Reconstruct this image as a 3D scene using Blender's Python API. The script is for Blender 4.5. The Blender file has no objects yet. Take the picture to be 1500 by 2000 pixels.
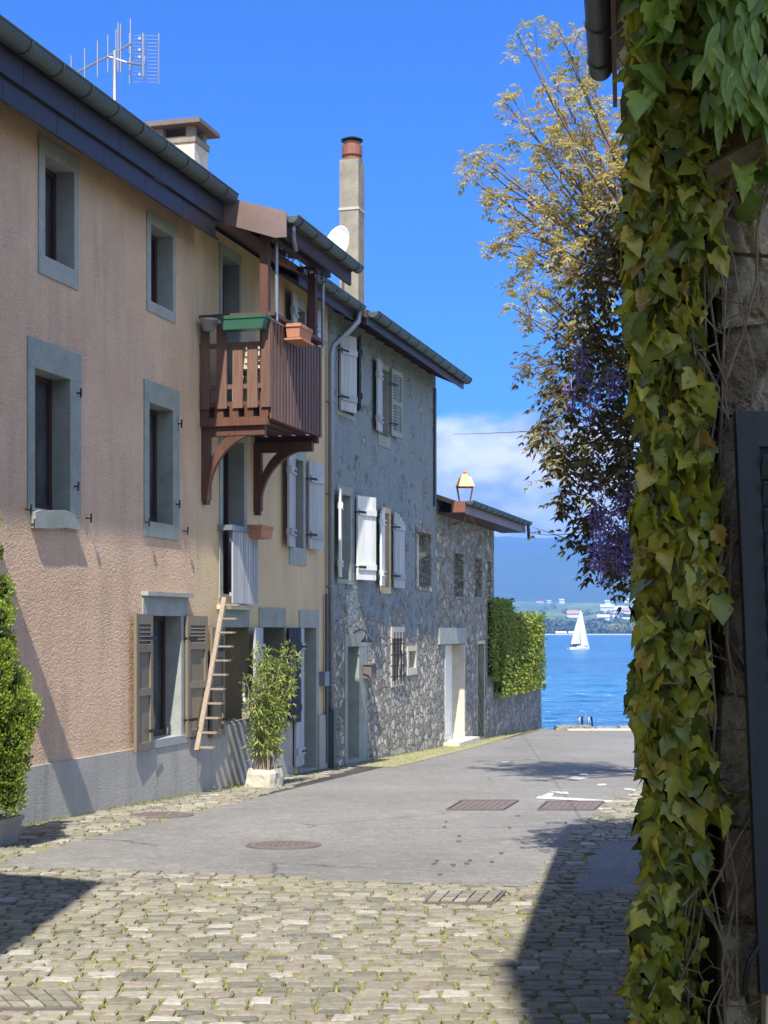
import bpy, math, random
from mathutils import Vector, Matrix, noise as mnoise
rnd = random.Random(7)
R = math.radians
SC = bpy.context.scene
COL = SC.collection
# ------------------------------------------------------------------ camera, sky, sun
CZ = 1.5
cam = bpy.data.cameras.new('camera'); camo = bpy.data.objects.new('camera', cam); COL.objects.link(camo)
camo.location = (0, 0, CZ); camo.rotation_euler = (R(90), 0, 0)
cam.sensor_fit = 'VERTICAL'; cam.sensor_height = 36; cam.sensor_width = 27; cam.lens = 54; cam.shift_y = 0.115
cam.clip_start = 0.05; cam.clip_end = 30000
SC.camera = camo
SUN = Vector((-0.055, -0.715, 1.0)).normalized()          # towards the sun
sl = bpy.data.lights.new('sun', 'SUN'); sl.energy = 5.0; sl.angle = R(0.53); sl.color = (1.0, 0.94, 0.84)
so = bpy.data.objects.new('sun', sl); COL.objects.link(so); so.location = (0, -20, 40)
so.rotation_euler = SUN.to_track_quat('Z', 'Y').to_euler()
W = bpy.data.worlds.new('World'); SC.world = W; W.use_nodes = True
def world_nodes():
    nt = W.node_tree; nt.nodes.clear(); N = nt.nodes.new; L = nt.links.new
    out = N('ShaderNodeOutputWorld'); bg = N('ShaderNodeBackground'); L(bg.outputs[0], out.inputs[0])
    bg.inputs[1].default_value = 0.12
    sky = N('ShaderNodeTexSky'); sky.sky_type = 'NISHITA'; sky.sun_disc = False
    sky.sun_elevation = math.asin(SUN.z); sky.sun_rotation = math.atan2(SUN.x, SUN.y)
    sky.altitude = 400; sky.air_density = 1.0; sky.dust_density = 0.25; sky.ozone_density = 2.2
    mul = N('ShaderNodeMix'); mul.data_type = 'RGBA'; mul.blend_type = 'MULTIPLY'; mul.inputs[0].default_value = 1
    L(sky.outputs[0], mul.inputs[6]); mul.inputs[7].default_value = (0.105, 0.385, 0.93, 1)
    tc = N('ShaderNodeTexCoord'); sep = N('ShaderNodeSeparateXYZ'); L(tc.outputs['Generated'], sep.inputs[0])
    mp = N('ShaderNodeMapping'); L(tc.outputs['Generated'], mp.inputs[0]); mp.inputs['Scale'].default_value = (9, 9, 20); mp.inputs['Location'].default_value = (0.62, 0, 0.4)
    no = N('ShaderNodeTexNoise'); L(mp.outputs[0], no.inputs[0]); no.inputs['Scale'].default_value = 1.0; no.inputs['Detail'].default_value = 7; no.inputs['Roughness'].default_value = 0.55
    # height of the cloud top wobbles with the noise
    ma = N('ShaderNodeMath'); ma.operation = 'MULTIPLY_ADD'; L(no.outputs[0], ma.inputs[0]); ma.inputs[1].default_value = -0.10; L(sep.outputs[2], ma.inputs[2])
    mr = N('ShaderNodeMapRange'); mr.interpolation_type = 'SMOOTHSTEP'; L(ma.outputs[0], mr.inputs[0])
    mr.inputs[1].default_value = 0.066; mr.inputs[2].default_value = 0.092; mr.inputs[3].default_value = 0.92; mr.inputs[4].default_value = 0.0
    mp2 = N('ShaderNodeMapping'); L(tc.outputs['Generated'], mp2.inputs[0]); mp2.inputs['Scale'].default_value = (22, 22, 42); mp2.inputs['Location'].default_value = (3.1, 0, 1.7)
    n2 = N('ShaderNodeTexNoise'); L(mp2.outputs[0], n2.inputs[0]); n2.inputs['Scale'].default_value = 1.0; n2.inputs['Detail'].default_value = 6
    cr = N('ShaderNodeValToRGB'); L(n2.outputs[0], cr.inputs[0])
    cr.color_ramp.elements[0].position = 0.36; cr.color_ramp.elements[0].color = (2.7, 2.75, 2.7, 1)
    cr.color_ramp.elements[1].position = 0.60; cr.color_ramp.elements[1].color = (7.4, 6.8, 5.7, 1)
    mx = N('ShaderNodeMix'); mx.data_type = 'RGBA'; L(mr.outputs[0], mx.inputs[0]); L(mul.outputs[2], mx.inputs[6]); L(cr.outputs[0], mx.inputs[7])
    # bright cloud added to the unseen southern sky to lift the shaded surfaces
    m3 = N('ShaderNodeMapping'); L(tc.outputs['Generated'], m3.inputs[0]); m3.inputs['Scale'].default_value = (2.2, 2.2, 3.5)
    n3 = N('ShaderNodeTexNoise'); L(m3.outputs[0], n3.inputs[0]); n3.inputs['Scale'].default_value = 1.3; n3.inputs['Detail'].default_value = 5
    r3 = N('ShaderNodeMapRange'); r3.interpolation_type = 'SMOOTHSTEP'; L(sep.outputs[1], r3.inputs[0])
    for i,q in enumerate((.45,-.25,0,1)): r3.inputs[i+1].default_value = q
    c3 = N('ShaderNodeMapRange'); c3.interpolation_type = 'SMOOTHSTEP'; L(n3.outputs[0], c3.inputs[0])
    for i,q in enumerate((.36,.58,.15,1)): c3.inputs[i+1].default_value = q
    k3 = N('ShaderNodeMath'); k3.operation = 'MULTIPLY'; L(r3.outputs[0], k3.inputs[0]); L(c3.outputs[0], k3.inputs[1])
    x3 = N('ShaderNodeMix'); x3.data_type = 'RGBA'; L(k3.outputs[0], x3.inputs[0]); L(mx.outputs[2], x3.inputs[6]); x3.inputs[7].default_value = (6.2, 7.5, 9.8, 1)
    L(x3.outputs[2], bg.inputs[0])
world_nodes()
SC.view_settings.view_transform = 'Standard'; SC.view_settings.look = 'None'; SC.view_settings.gamma = 1
SC.view_settings.exposure = 0.95
SC.cycles.max_bounces = 6; SC.cycles.volume_bounces = 0; SC.cycles.transparent_max_bounces = 8
# ------------------------------------------------------------------ frames of reference
SN, CN = math.sin(R(15.82)), math.cos(R(15.82))           # the row of old houses runs at 15.8 degrees to the view
T = Vector((SN, CN, 0)); NV = Vector((CN, -SN, 0)); UP = Vector((0, 0, 1))
D0 = 8.0
def F(s, o, z):                                            # facade coordinates: along, out, up
    return Vector((-D0 + s*SN + o*CN, s*CN - o*SN, z))
def S(px, o=0.0):                                          # photo column -> distance along the facade
    u = (px-750)/3000
    return (D0 - o*CN - u*o*SN)/(SN - u*CN)
def Z(px, py, o=0.0):
    s = S(px, o); return CZ + (1230-py)/3000*(s*CN - o*SN)
SLOPE = 0.03
def gz(x, y): return -SLOPE*y
def G(px, py):                                             # photo point -> street surface
    y = CZ/((py-1230)/3000 - SLOPE); return ((px-750)/3000*y, y)
def P(px, py, y): return Vector(((px-750)/3000*y, y, CZ+(1230-py)/3000*y))
# ------------------------------------------------------------------ mesh builder
class MB:
    def __init__(self): self.v = []; self.f = []
    def add(self, vs, fs):
        b = len(self.v); self.v.extend(vs); self.f.extend([tuple(i+b for i in f) for f in fs])
    def hexa(self, p): self.add(p, [(0,3,2,1),(4,5,6,7),(0,1,5,4),(1,2,6,5),(2,3,7,6),(3,0,4,7)])
    def wbox(self, x0,x1,y0,y1,z0,z1):
        self.hexa([Vector(c) for c in ((x0,y0,z0),(x1,y0,z0),(x1,y1,z0),(x0,y1,z0),(x0,y0,z1),(x1,y0,z1),(x1,y1,z1),(x0,y1,z1))])
    def fbox(self, s0,s1,o0,o1,z0,z1):
        self.hexa([F(s0,o0,z0),F(s0,o1,z0),F(s1,o1,z0),F(s1,o0,z0),F(s0,o0,z1),F(s0,o1,z1),F(s1,o1,z1),F(s1,o0,z1)])
    def obox(self, c, ex, ey, ez):
        self.hexa([c-ex-ey-ez,c+ex-ey-ez,c+ex+ey-ez,c-ex+ey-ez,c-ex-ey+ez,c+ex-ey+ez,c+ex+ey+ez,c-ex+ey+ez])
    def bar(self, a, b, w, h, up=None):
        d = (b-a); l = d.length; d.normalize(); up = up or (UP if abs(d.z) < .9 else T)
        sx = d.cross(up).normalized(); u = sx.cross(d).normalized()
        self.obox((a+b)/2, d*l/2, sx*w/2, u*h/2)
    def prism(self, poly, ext):
        n = len(poly); a = [Vector(p) for p in poly]; self.add(a+[p+ext for p in a], [tuple(range(n))[::-1], tuple(range(n,2*n))]+[(i,(i+1)%n,n+(i+1)%n,n+i) for i in range(n)])
    def tube(self, pts, r, n=8, cap=True):
        pts = [Vector(p) for p in pts]; k = len(pts); rs = r if isinstance(r,(list,tuple)) else [r]*k
        vs = []; fs = []; side = None
        for i,p in enumerate(pts):
            d = (pts[min(i+1,k-1)]-pts[max(i-1,0)]).normalized()
            if side is None: side = d.orthogonal().normalized()
            else:
                side = (side - d*side.dot(d)); side = side.normalized() if side.length > 1e-6 else d.orthogonal().normalized()
            up = d.cross(side)
            for j in range(n):
                a = 2*math.pi*j/n; vs.append(p+(side*math.cos(a)+up*math.sin(a))*rs[i])
        for i in range(k-1):
            for j in range(n): fs.append((i*n+j,i*n+(j+1)%n,(i+1)*n+(j+1)%n,(i+1)*n+j))
        if cap: fs += [tuple(range(n))[::-1], tuple(range((k-1)*n,k*n))]
        self.add(vs, fs)
    def lathe(self, c, prof, n=20, ax=UP):
        sx = ax.orthogonal().normalized(); sy = ax.cross(sx); vs=[]; fs=[]
        for r,h in prof:
            for j in range(n):
                a=2*math.pi*j/n; vs.append(c+ax*h+(sx*math.cos(a)+sy*math.sin(a))*r)
        for i in range(len(prof)-1):
            for j in range(n): fs.append((i*n+j,i*n+(j+1)%n,(i+1)*n+(j+1)%n,(i+1)*n+j))
        fs += [tuple(range(n))[::-1], tuple(range((len(prof)-1)*n,len(prof)*n))]
        self.add(vs, fs)
    def build(self, name, mat, parent=None, smooth=False):
        M = WM[parent.name].inverted() if parent is not None else None
        vs = [M@v for v in self.v] if M else self.v
        me = bpy.data.meshes.new(name); me.from_pydata(vs, [], self.f); me.update()
        if smooth: me.polygons.foreach_set('use_smooth', [True]*len(me.polygons))
        me.materials.append(mat)
        o = bpy.data.objects.new(name, me); COL.objects.link(o)
        if parent is not None: o.parent = parent; WM[o.name] = WM[parent.name]
        else: WM[o.name] = Matrix.Identity(4)
        return o
WM = {}
def tag(o, label=None, cat=None, group=None, kind=None):
    for k,v in (('label',label),('category',cat),('group',group),('kind',kind)):
        if v: o[k] = v
    return o
FROT = math.atan2(CN, SN)
def thing(name, loc, label, cat, rz=0.0, group=None):
    o = bpy.data.objects.new(name, None); COL.objects.link(o); o.empty_display_size = .3
    o.location = loc; o.rotation_euler = (0,0,rz)
    WM[o.name] = Matrix.Translation(Vector(loc)) @ Matrix.Rotation(rz, 4, 'Z')
    return tag(o, label, cat, group)
def one(mb, name, mat, loc, label, cat, group=None, smooth=False, rz=0.0):   # a thing that is one mesh, origin at its base
    M = Matrix.Translation(Vector(loc)) @ Matrix.Rotation(rz, 4, 'Z'); I = M.inverted(); mb.v = [I@v for v in mb.v]
    o = mb.build(name, mat, None, smooth); o.location = loc; o.rotation_euler = (0,0,rz); WM[o.name] = M
    return tag(o, label, cat, group)
# ------------------------------------------------------------------ materials
class NT:
    def __init__(self, name):
        self.m = bpy.data.materials.new(name); self.m.use_nodes = True; self.t = self.m.node_tree
        self.b = self.t.nodes['Principled BSDF']; self.o = self.t.nodes['Material Output']
        self.tc = None
    def n(self, ty, **kw):
        x = self.t.nodes.new('ShaderNode'+ty)
        for k,v in kw.items():
            if k.startswith('i_'): x.inputs[k[2:].replace('_',' ')].default_value = v
            else: setattr(x, k, v)
        return x
    def l(self, a, b): self.t.links.new(a, b)
    def co(self, scale=(1,1,1), rot=(0,0,0), loc=(0,0,0)):
        if not self.tc: self.tc = self.n('TexCoord')
        mp = self.n('Mapping'); self.l(self.tc.outputs['Object'], mp.inputs[0])
        mp.inputs['Scale'].default_value = scale; mp.inputs['Rotation'].default_value = rot; mp.inputs['Location'].default_value = loc
        return mp.outputs[0]
    def noise(self, scale, detail=5, rough=.55, co=None, dist=0):
        x = self.n('TexNoise'); self.l(co or self.co(), x.inputs['Vector'])
        x.inputs['Scale'].default_value = scale; x.inputs['Detail'].default_value = detail; x.inputs['Roughness'].default_value = rough; x.inputs['Distortion'].default_value = dist
        return x.outputs[0]
    def ramp(self, fac, stops, interp='LINEAR'):
        r = self.n('ValToRGB'); self.l(fac, r.inputs[0]); e = r.color_ramp.elements; r.color_ramp.interpolation = interp
        while len(e) < len(stops): e.new(.5)
        for i,(p,c) in enumerate(stops):
            e[i].position = p; e[i].color = (*c,1) if len(c)==3 else c
        return r.outputs[0]
    def mix(self, fac, a, b, mode='MIX'):
        x = self.n('Mix', data_type='RGBA', blend_type=mode)
        for s,i in ((fac,0),(a,6),(b,7)):
            if hasattr(s,'links'): self.l(s, x.inputs[i])
            elif i == 0: x.inputs[0].default_value = s
            else: x.inputs[i].default_value = (*s,1)
        return x.outputs[2]
    def math(self, op, a, b=None, c=None):
        x = self.n('Math', operation=op)
        for i,s in enumerate((a,b,c)):
            if s is None: continue
            if hasattr(s,'links'): self.l(s, x.inputs[i])
            else: x.inputs[i].default_value = s
        return x.outputs[0]
    def bump(self, h, strength=.4, dist=.02, prev=None):
        x = self.n('Bump'); self.l(h, x.inputs['Height']); x.inputs['Strength'].default_value = strength; x.inputs['Distance'].default_value = dist
        if prev: self.l(prev, x.inputs['Normal'])
        return x.outputs[0]
    def done(self, col=None, rough=None, normal=None, metal=0, spec=None):
        if col is not None:
            if hasattr(col,'links'): self.l(col, self.b.inputs['Base Color'])
            else: self.b.inputs['Base Color'].default_value = (*col,1)
        if rough is not None:
            if hasattr(rough,'links'): self.l(rough, self.b.inputs['Roughness'])
            else: self.b.inputs['Roughness'].default_value = rough
        if normal is not None: self.l(normal, self.b.inputs['Normal'])
        self.b.inputs['Metallic'].default_value = metal
        if spec is not None: self.b.inputs['Specular IOR Level'].default_value = spec
        return self.m
    def island(self):
        return self.n('NewGeometry').outputs['Random Per Island']
def simple(name, c, rough=.6, var=.15, scale=6, bump=.15, metal=0, spec=.4, stretch=(1,1,1)):
    t = NT(name); f = t.noise(scale, 6, .6, t.co(stretch)); g = t.noise(scale*9, 4, .6, t.co(stretch))
    lo = tuple(x*(1-var) for x in c); hi = tuple(min(1,x*(1+var)) for x in c)
    col = t.ramp(t.math('MULTIPLY_ADD', g, .4, t.math('MULTIPLY', f, .6)), [(.3,lo),(.7,hi)])
    return t.done(col, rough, t.bump(g, bump, .01) if bump else None, metal, spec)
def plaster(name, c, c2, stain, brush=.5):
    t = NT(name)
    a = t.noise(1.1, 6, .6); b = t.noise(7, 5, .6); col = t.mix(t.ramp(a,[(.35,(0,0,0)),(.7,(1,1,1))]), c, c2)
    st = t.noise(1.6, 5, .65, t.co((2.2,1,.35))); col = t.mix(t.math('MULTIPLY', t.ramp(st,[(.48,(0,0,0)),(.72,(1,1,1))]), .7), col, stain)
    fine = t.noise(60, 3, .6); col = t.mix(.18, col, t.ramp(fine,[(.3,(.25,.25,.25)),(.7,(.8,.8,.8))]), 'OVERLAY')
    w = t.n('TexWave', wave_type='BANDS', bands_direction='DIAGONAL'); t.l(t.co((1,1,1.4), (0,R(60),0)), w.inputs['Vector'])
    w.inputs['Scale'].default_value = 3.0; w.inputs['Distortion'].default_value = 26; w.inputs['Detail'].default_value = 4; w.inputs['Detail Scale'].default_value = 1.3
    wn = t.noise(16, 5, .65, t.co((1,1,1.5),(0,R(35),0)), 1.5)
    h = t.math('MULTIPLY_ADD', w.outputs['Fac'], .2*brush, t.math('MULTIPLY', wn, 1.15))
    n = t.bump(h, brush, .022); n = t.bump(fine, .25, .004, n)
    return t.done(col, .92, n, spec=.15)
def rubble(name, stops, mortar, size=4.2, squash=1.5, bump=.9, render=None, thr=.5, band=.09, rlow=None):
    t = NT(name); co = t.co((1,1,squash)); wob = t.n('Mix', data_type='VECTOR'); wob.inputs[0].default_value = .20
    nz = t.n('TexNoise'); t.l(co, nz.inputs['Vector']); nz.inputs['Scale'].default_value = 5.5; nz.inputs['Detail'].default_value = 6
    t.l(co, wob.inputs[4]); t.l(nz.outputs['Color'], wob.inputs[5]); cv = wob.outputs[1]
    v = t.n('TexVoronoi', feature='DISTANCE_TO_EDGE'); t.l(cv, v.inputs['Vector']); v.inputs['Scale'].default_value = size
    vc = t.n('TexVoronoi', feature='F1'); t.l(cv, vc.inputs['Vector']); vc.inputs['Scale'].default_value = size
    sp = t.n('SeparateColor'); t.l(vc.outputs['Color'], sp.inputs[0])
    col = t.ramp(sp.outputs[0], stops)
    g = t.noise(22, 6, .7); col = t.mix(.55, col, t.ramp(g,[(.3,(.15,.15,.15)),(.7,(.85,.85,.85))]), 'OVERLAY')
    edge = t.ramp(v.outputs['Distance'], [(0.0,(0,0,0)),(band,(1,1,1))])
    col = t.mix(edge, mortar, col)
    big = t.noise(9, 5, .65)
    h = t.math('MULTIPLY_ADD', g, .45, t.math('MULTIPLY', t.ramp(v.outputs['Distance'], [(0,(0,0,0)),(.22,(1,1,1))], 'EASE'), .8))
    h = t.math('MULTIPLY_ADD', big, .8, h)
    nm = t.bump(h, bump, .13)
    if render:
        rc = t.mix(t.noise(1.3,6,.6), render, tuple(x*.72 for x in render)); stn = t.noise(1.5, 7, .7, t.co((2.4,1,.5))); rc = t.mix(t.math('MULTIPLY', t.ramp(stn,[(.45,(0,0,0)),(.7,(1,1,1))]), .45), rc, tuple(x*.55 for x in render)); rc = t.mix(.4, rc, t.ramp(t.noise(24,6,.65),[(.3,(.2,.2,.2)),(.7,(.8,.8,.8))]), 'OVERLAY')
        m = t.noise(2.2, 8, .66); m = t.math('MULTIPLY_ADD', t.math('ADD', sp.outputs[1], -.5), .16, m)
        if rlow:    # the render has come off the foot of the wall
            sx = t.n('SeparateXYZ'); t.l(t.co(), sx.inputs[0])
            mr = t.n('MapRange', interpolation_type='SMOOTHSTEP'); t.l(sx.outputs[2], mr.inputs[0])
            for i,q in enumerate((rlow[0],rlow[1],-.28,.06)): mr.inputs[i+1].default_value = q
            m = t.math('ADD', m, mr.outputs[0])
        k = t.ramp(m, [(thr-.035,(0,0,0)),(thr+.035,(1,1,1))])
        col = t.mix(k, col, rc)
        h2 = t.math('MULTIPLY_ADD', t.math('ADD',1.0, t.math('MULTIPLY', k, -.92)), h, t.math('MULTIPLY', k, .9))
        nm = t.bump(h2, bump, .13)
    return t.done(col, .95, nm, spec=.15)
def leafmat(name, stops, trans=.35, rough=.5, tcol=None, spec=.35):
    t = NT(name); r = t.island(); col = t.ramp(r, stops); col = t.mix(.35, col, t.ramp(t.noise(38,4,.6),[(.3,(.25,.25,.25)),(.7,(.75,.75,.75))]), 'OVERLAY')
    t.l(col, t.b.inputs['Base Color']); t.b.inputs['Roughness'].default_value = rough; t.b.inputs['Specular IOR Level'].default_value = spec
    tr = t.n('BsdfTranslucent'); t.l(t.mix(1.0, col, tcol or (1.5,1.5,.7), 'MULTIPLY'), tr.inputs[0])
    mx = t.n('MixShader'); mx.inputs[0].default_value = trans; t.l(t.b.outputs[0], mx.inputs[1]); t.l(tr.outputs[0], mx.inputs[2]); t.l(mx.outputs[0], t.o.inputs[0])
    return t.m
def wood(name, c, axis='z', rough=.6, var=.3):
    st = {'z':(14,14,.8),'x':(.8,14,14),'y':(14,.8,14)}[axis]
    t = NT(name); f = t.noise(3, 6, .6, t.co(st)); r = t.island()
    col = t.ramp(f, [(.3,tuple(x*(1-var) for x in c)),(.7,tuple(min(1,x*(1+var)) for x in c))])
    col = t.mix(.4, col, t.ramp(r,[(0,(.3,.3,.3)),(1,(.7,.7,.7))]), 'OVERLAY')
    return t.done(col, rough, t.bump(f, .2, .005), spec=.3)
M = {}
M['pink'] = plaster('pink_plaster', (.655,.46,.32), (.555,.375,.25), (.41,.32,.245), .95)
M['yellow'] = plaster('yellow_plaster', (.58,.445,.275), (.52,.39,.235), (.38,.31,.215), .45)
M['plinth'] = plaster('plinth_concrete', (.40,.38,.34), (.33,.32,.29), (.24,.24,.19), .35)
M['greystone'] = simple('grey_sandstone', (.29,.31,.29), .9, .2, 5, .3, 0, .2)
M['molasse'] = simple('green_grey_sandstone', (.25,.275,.245), .9, .25, 4, .5, 0, .2)
M['lightstone'] = simple('pale_limestone', (.50,.46,.37), .9, .25, 5, .5, 0, .2)
M['grey_wall'] = rubble('grey_rubble_render', [(0,(.24,.23,.20)),(.35,(.46,.43,.37)),(.75,(.66,.61,.51)),(1,(.82,.76,.64))], (.34,.315,.27), 6.4, 1.25, 1.0, (.235,.27,.285), .45, .16, (.4,3.6))
M['rubble'] = rubble('rubble_wall', [(0,(.25,.235,.20)),(.4,(.44,.415,.355)),(.75,(.62,.575,.48)),(1,(.78,.72,.61))], (.35,.325,.28), 6.0, 1.3, 1.0, (.30,.30,.285), .535, .15)
M['rubble_low'] = rubble('rubble_wall_low', [(0,(.20,.19,.17)),(.5,(.36,.34,.30)),(1,(.55,.51,.44))], (.33,.31,.28), 6.0, 1.2, .9, (.30,.30,.285), .53, .15)
M['brown_rubble'] = rubble('brown_rubble', [(0,(.16,.125,.09)),(.35,(.32,.25,.18)),(.7,(.46,.385,.29)),(1,(.58,.52,.43))], (.40,.35,.28), 4.6, .8, 1.0, (.38,.32,.24), .60)
M['brownmetal'] = simple('dark_brown_metal', (.045,.038,.042), .45, .12, 2, .05, .3)
M['fascia_pale'] = simple('weathered_copper_sheet', (.20,.14,.12), .5, .15, 2, .08, .3)
M['zinc'] = simple('weathered_zinc', (.085,.105,.105), .5, .2, 3, .08, .5)
M['zinc_light'] = simple('zinc_pipe', (.24,.27,.30), .45, .15, 3, .06, .6)
M['tile'] = simple('roof_tile', (.22,.13,.09), .85, .3, 5, .4)
M['brownwood'] = wood('brown_stained_wood', (.10,.045,.028))
M['balconyboard'] = wood('balcony_board', (.14,.078,.055))
M['darkwood'] = wood('dark_soffit_wood', (.06,.032,.024), 'x')
M['windowwood'] = wood('window_frame_wood', (.05,.022,.018))
M['shutgrey'] = wood('blue_grey_shutter', (.34,.345,.35), 'z', .6, .14)
M['shutwhite'] = wood('pale_shutter', (.60,.595,.57), 'z', .65, .12)
M['shutolive'] = wood('olive_brown_shutter', (.175,.145,.10), 'z', .6, .15)
M['shutdark'] = wood('dark_blue_shutter', (.02,.024,.032), 'z', .5, .2)
M['iron'] = simple('black_iron', (.02,.02,.025), .5, .2, 10, .05, .5)
M['ladderwood'] = wood('weathered_pale_wood', (.27,.215,.165), 'z', .8, .2)
M['alu'] = simple('aluminium', (.26,.28,.31), .45, .1, 6, 0, .8)
M['white'] = simple('white_paint', (.78,.78,.76), .5, .05, 6, .03)
M['terracotta'] = simple('terracotta', (.42,.18,.105), .8, .15, 8, .1)
M['greenplastic'] = simple('green_plastic', (.028,.095,.058), .45, .1, 6, 0)
M['orange'] = simple('copper_lantern_cap', (.60,.215,.05), .4, .15, 8, .05, .35)
M['rust'] = simple('rusty_iron', (.145,.12,.11), .8, .3, 14, .3, .2)
M['rustred'] = simple('red_brown_metal', (.20,.085,.055), .6, .25, 10, .1, .2)
M['chimneyconc'] = simple('lichen_concrete', (.225,.205,.16), .95, .35, 4, .5, 0, .1)
M['chimneylight'] = simple('rough_pale_render', (.52,.48,.40), .95, .35, 9, .9, 0, .1)
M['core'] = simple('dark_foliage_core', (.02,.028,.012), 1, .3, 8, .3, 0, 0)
M['bark'] = simple('grey_brown_bark', (.15,.115,.085), .95, .3, 14, .6, 0, .1, (1,1,.3))
M['stem'] = simple('pale_vine_stem', (.17,.135,.10), .95, .35, 16, .5, 0, .1)
M['bin'] = simple('dark_blue_plastic', (.018,.028,.06), .4, .1, 5, .02)
M['marking'] = simple('worn_white_marking', (.48,.47,.44), .9, .2, 9, .1, 0, .1)
M['curtain'] = simple('white_curtain', (.62,.62,.60), .9, .12, 4, .1, 0, .1, (12,12,.5))
def glassmat():
    t = NT('window_glass'); f = t.noise(1.5, 3)
    return t.done(t.ramp(f,[(.3,(.025,.03,.034)),(.7,(.075,.085,.088))]), .04, None, 0, .8)
M['glass'] = glassmat()
M['ivy'] = leafmat('creeper_leaf', [(0,(.06,.085,.02)),(.2,(.14,.18,.035)),(.45,(.24,.27,.04)),(.72,(.35,.345,.05)),(.96,(.42,.36,.065)),(1,(.36,.21,.06))], .48, .34, (1.5,1.4,.5), .5)
M['ivy_top'] = leafmat('creeper_leaf_green', [(0,(.14,.23,.055)),(.5,(.22,.32,.07)),(1,(.30,.37,.085))], .45, .4, (1.4,1.5,.5), .5)
M['wist'] = leafmat('wisteria_leaf', [(0,(.055,.045,.018)),(.5,(.10,.085,.03)),(.85,(.14,.13,.04)),(1,(.17,.09,.03))], .3, .5, (1.4,1.2,.5))
M['flower'] = leafmat('wisteria_flower', [(0,(.19,.13,.36)),(.5,(.32,.24,.55)),(1,(.48,.39,.68))], .35, .6, (1.2,1.1,1.4))
M['treeleaf'] = leafmat('young_bronze_leaf', [(0,(.34,.23,.13)),(.3,(.44,.36,.19)),(.6,(.40,.39,.17)),(1,(.26,.29,.10))], .5, .55, (1.5,1.3,.6))
M['bamboo'] = leafmat('bamboo_leaf', [(0,(.14,.20,.04)),(.5,(.25,.32,.07)),(.85,(.36,.40,.12)),(1,(.48,.47,.26))], .35, .5)
M['thuja'] = leafmat('conifer_spray', [(0,(.11,.18,.02)),(.5,(.20,.28,.03)),(1,(.34,.40,.06))], .25, .6)
M['hedge'] = leafmat('hedge_leaf', [(0,(.08,.13,.02)),(.5,(.19,.24,.03)),(1,(.34,.36,.05))], .3, .5)
M['grass'] = leafmat('joint_grass', [(0,(.11,.135,.025)),(.5,(.19,.20,.04)),(1,(.29,.27,.085))], .3, .7)
def cobblemat():
    t = NT('cobblestone'); r = t.island()
    col = t.ramp(r, [(0,(.115,.112,.10)),(.2,(.17,.16,.128)),(.45,(.205,.19,.15)),(.7,(.25,.235,.19)),(.88,(.20,.165,.145)),(1,(.36,.35,.315))])
    g = t.noise(28, 6, .7); col = t.mix(.5, col, t.ramp(g,[(.3,(.2,.2,.2)),(.7,(.8,.8,.8))]), 'OVERLAY')
    d = t.noise(1.2, 5, .6); col = t.mix(t.math('MULTIPLY', t.ramp(d,[(.4,(0,0,0)),(.7,(1,1,1))]), .4), col, (.21,.195,.115))
    h = t.noise(45, 5, .65); return t.done(col, .85, t.bump(h, .5, .01), spec=.25)
M['cobble'] = cobblemat()
def asphaltmat():
    t = NT('worn_asphalt'); a = t.noise(.45, 6, .6); b = t.noise(5, 6, .65); c = t.noise(75, 4, .75)
    col = t.ramp(a, [(.3,(.145,.14,.13)),(.7,(.20,.192,.177))])
    col = t.mix(t.math('MULTIPLY', t.ramp(b,[(.5,(0,0,0)),(.72,(1,1,1))]), .4), col, (.29,.275,.245))
    st = t.noise(.9, 6, .7, t.co((1,.4,1), (0,0,R(-12)))); col = t.mix(t.math('MULTIPLY', t.ramp(st,[(.58,(0,0,0)),(.72,(1,1,1))]), .5), col, (.125,.12,.112))
    col = t.mix(.8, col, t.ramp(c,[(.25,(.18,.18,.18)),(.75,(.82,.82,.82))]), 'OVERLAY')
    e = t.noise(17, 6, .75); col = t.mix(.5, col, t.ramp(e,[(.32,(.26,.26,.26)),(.68,(.74,.74,.74))]), 'OVERLAY')
    wb = t.n('Mix', data_type='VECTOR'); wb.inputs[0].default_value = .25; nz = t.n('TexNoise'); t.l(t.co(), nz.inputs['Vector']); nz.inputs['Scale'].default_value = 2.2; nz.inputs['Detail'].default_value = 5
    t.l(t.co(), wb.inputs[4]); t.l(nz.outputs['Color'], wb.inputs[5])
    v = t.n('TexVoronoi', feature='DISTANCE_TO_EDGE'); t.l(wb.outputs[1], v.inputs['Vector']); v.inputs['Scale'].default_value = .42
    ck = t.math('MULTIPLY', t.ramp(v.outputs['Distance'], [(0,(1,1,1)),(.007,(0,0,0))]), t.ramp(t.noise(.6,3,.5), [(.48,(0,0,0)),(.58,(.75,.75,.75))]))
    col = t.mix(ck, col, (.055,.052,.048))
    return t.done(col, .9, t.bump(c, .55, .006), spec=.2)
M['asphalt'] = asphaltmat()
def soilmat():
    t = NT('sandy_joint_fill'); a = t.noise(3, 6, .65); b = t.noise(60, 4, .6)
    col = t.ramp(a, [(.3,(.17,.15,.09)),(.5,(.21,.205,.09)),(.75,(.17,.19,.05))]); col = t.mix(.5, col, t.ramp(b,[(.3,(.2,.2,.2)),(.7,(.8,.8,.8))]), 'OVERLAY')
    return t.done(col, .95, t.bump(b, .4, .01), spec=.1)
M['soil'] = soilmat()
def watermat():
    t = NT('lake_water')
    n1 = t.noise(1.0, 6, .62, t.co((.13,.34,1))); n2 = t.noise(1.0, 4, .6, t.co((.03,.045,1)))
    h = t.math('MULTIPLY_ADD', n2, 1.2, n1)
    big = t.noise(1.0, 4, .6, t.co((.004,.012,1)))
    col = t.ramp(big, [(.35,(.018,.11,.24)),(.7,(.028,.15,.30))])
    return t.done(col, .2, t.bump(h, 1.0, 2.5), 0, .5)
M['water'] = watermat()
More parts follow.
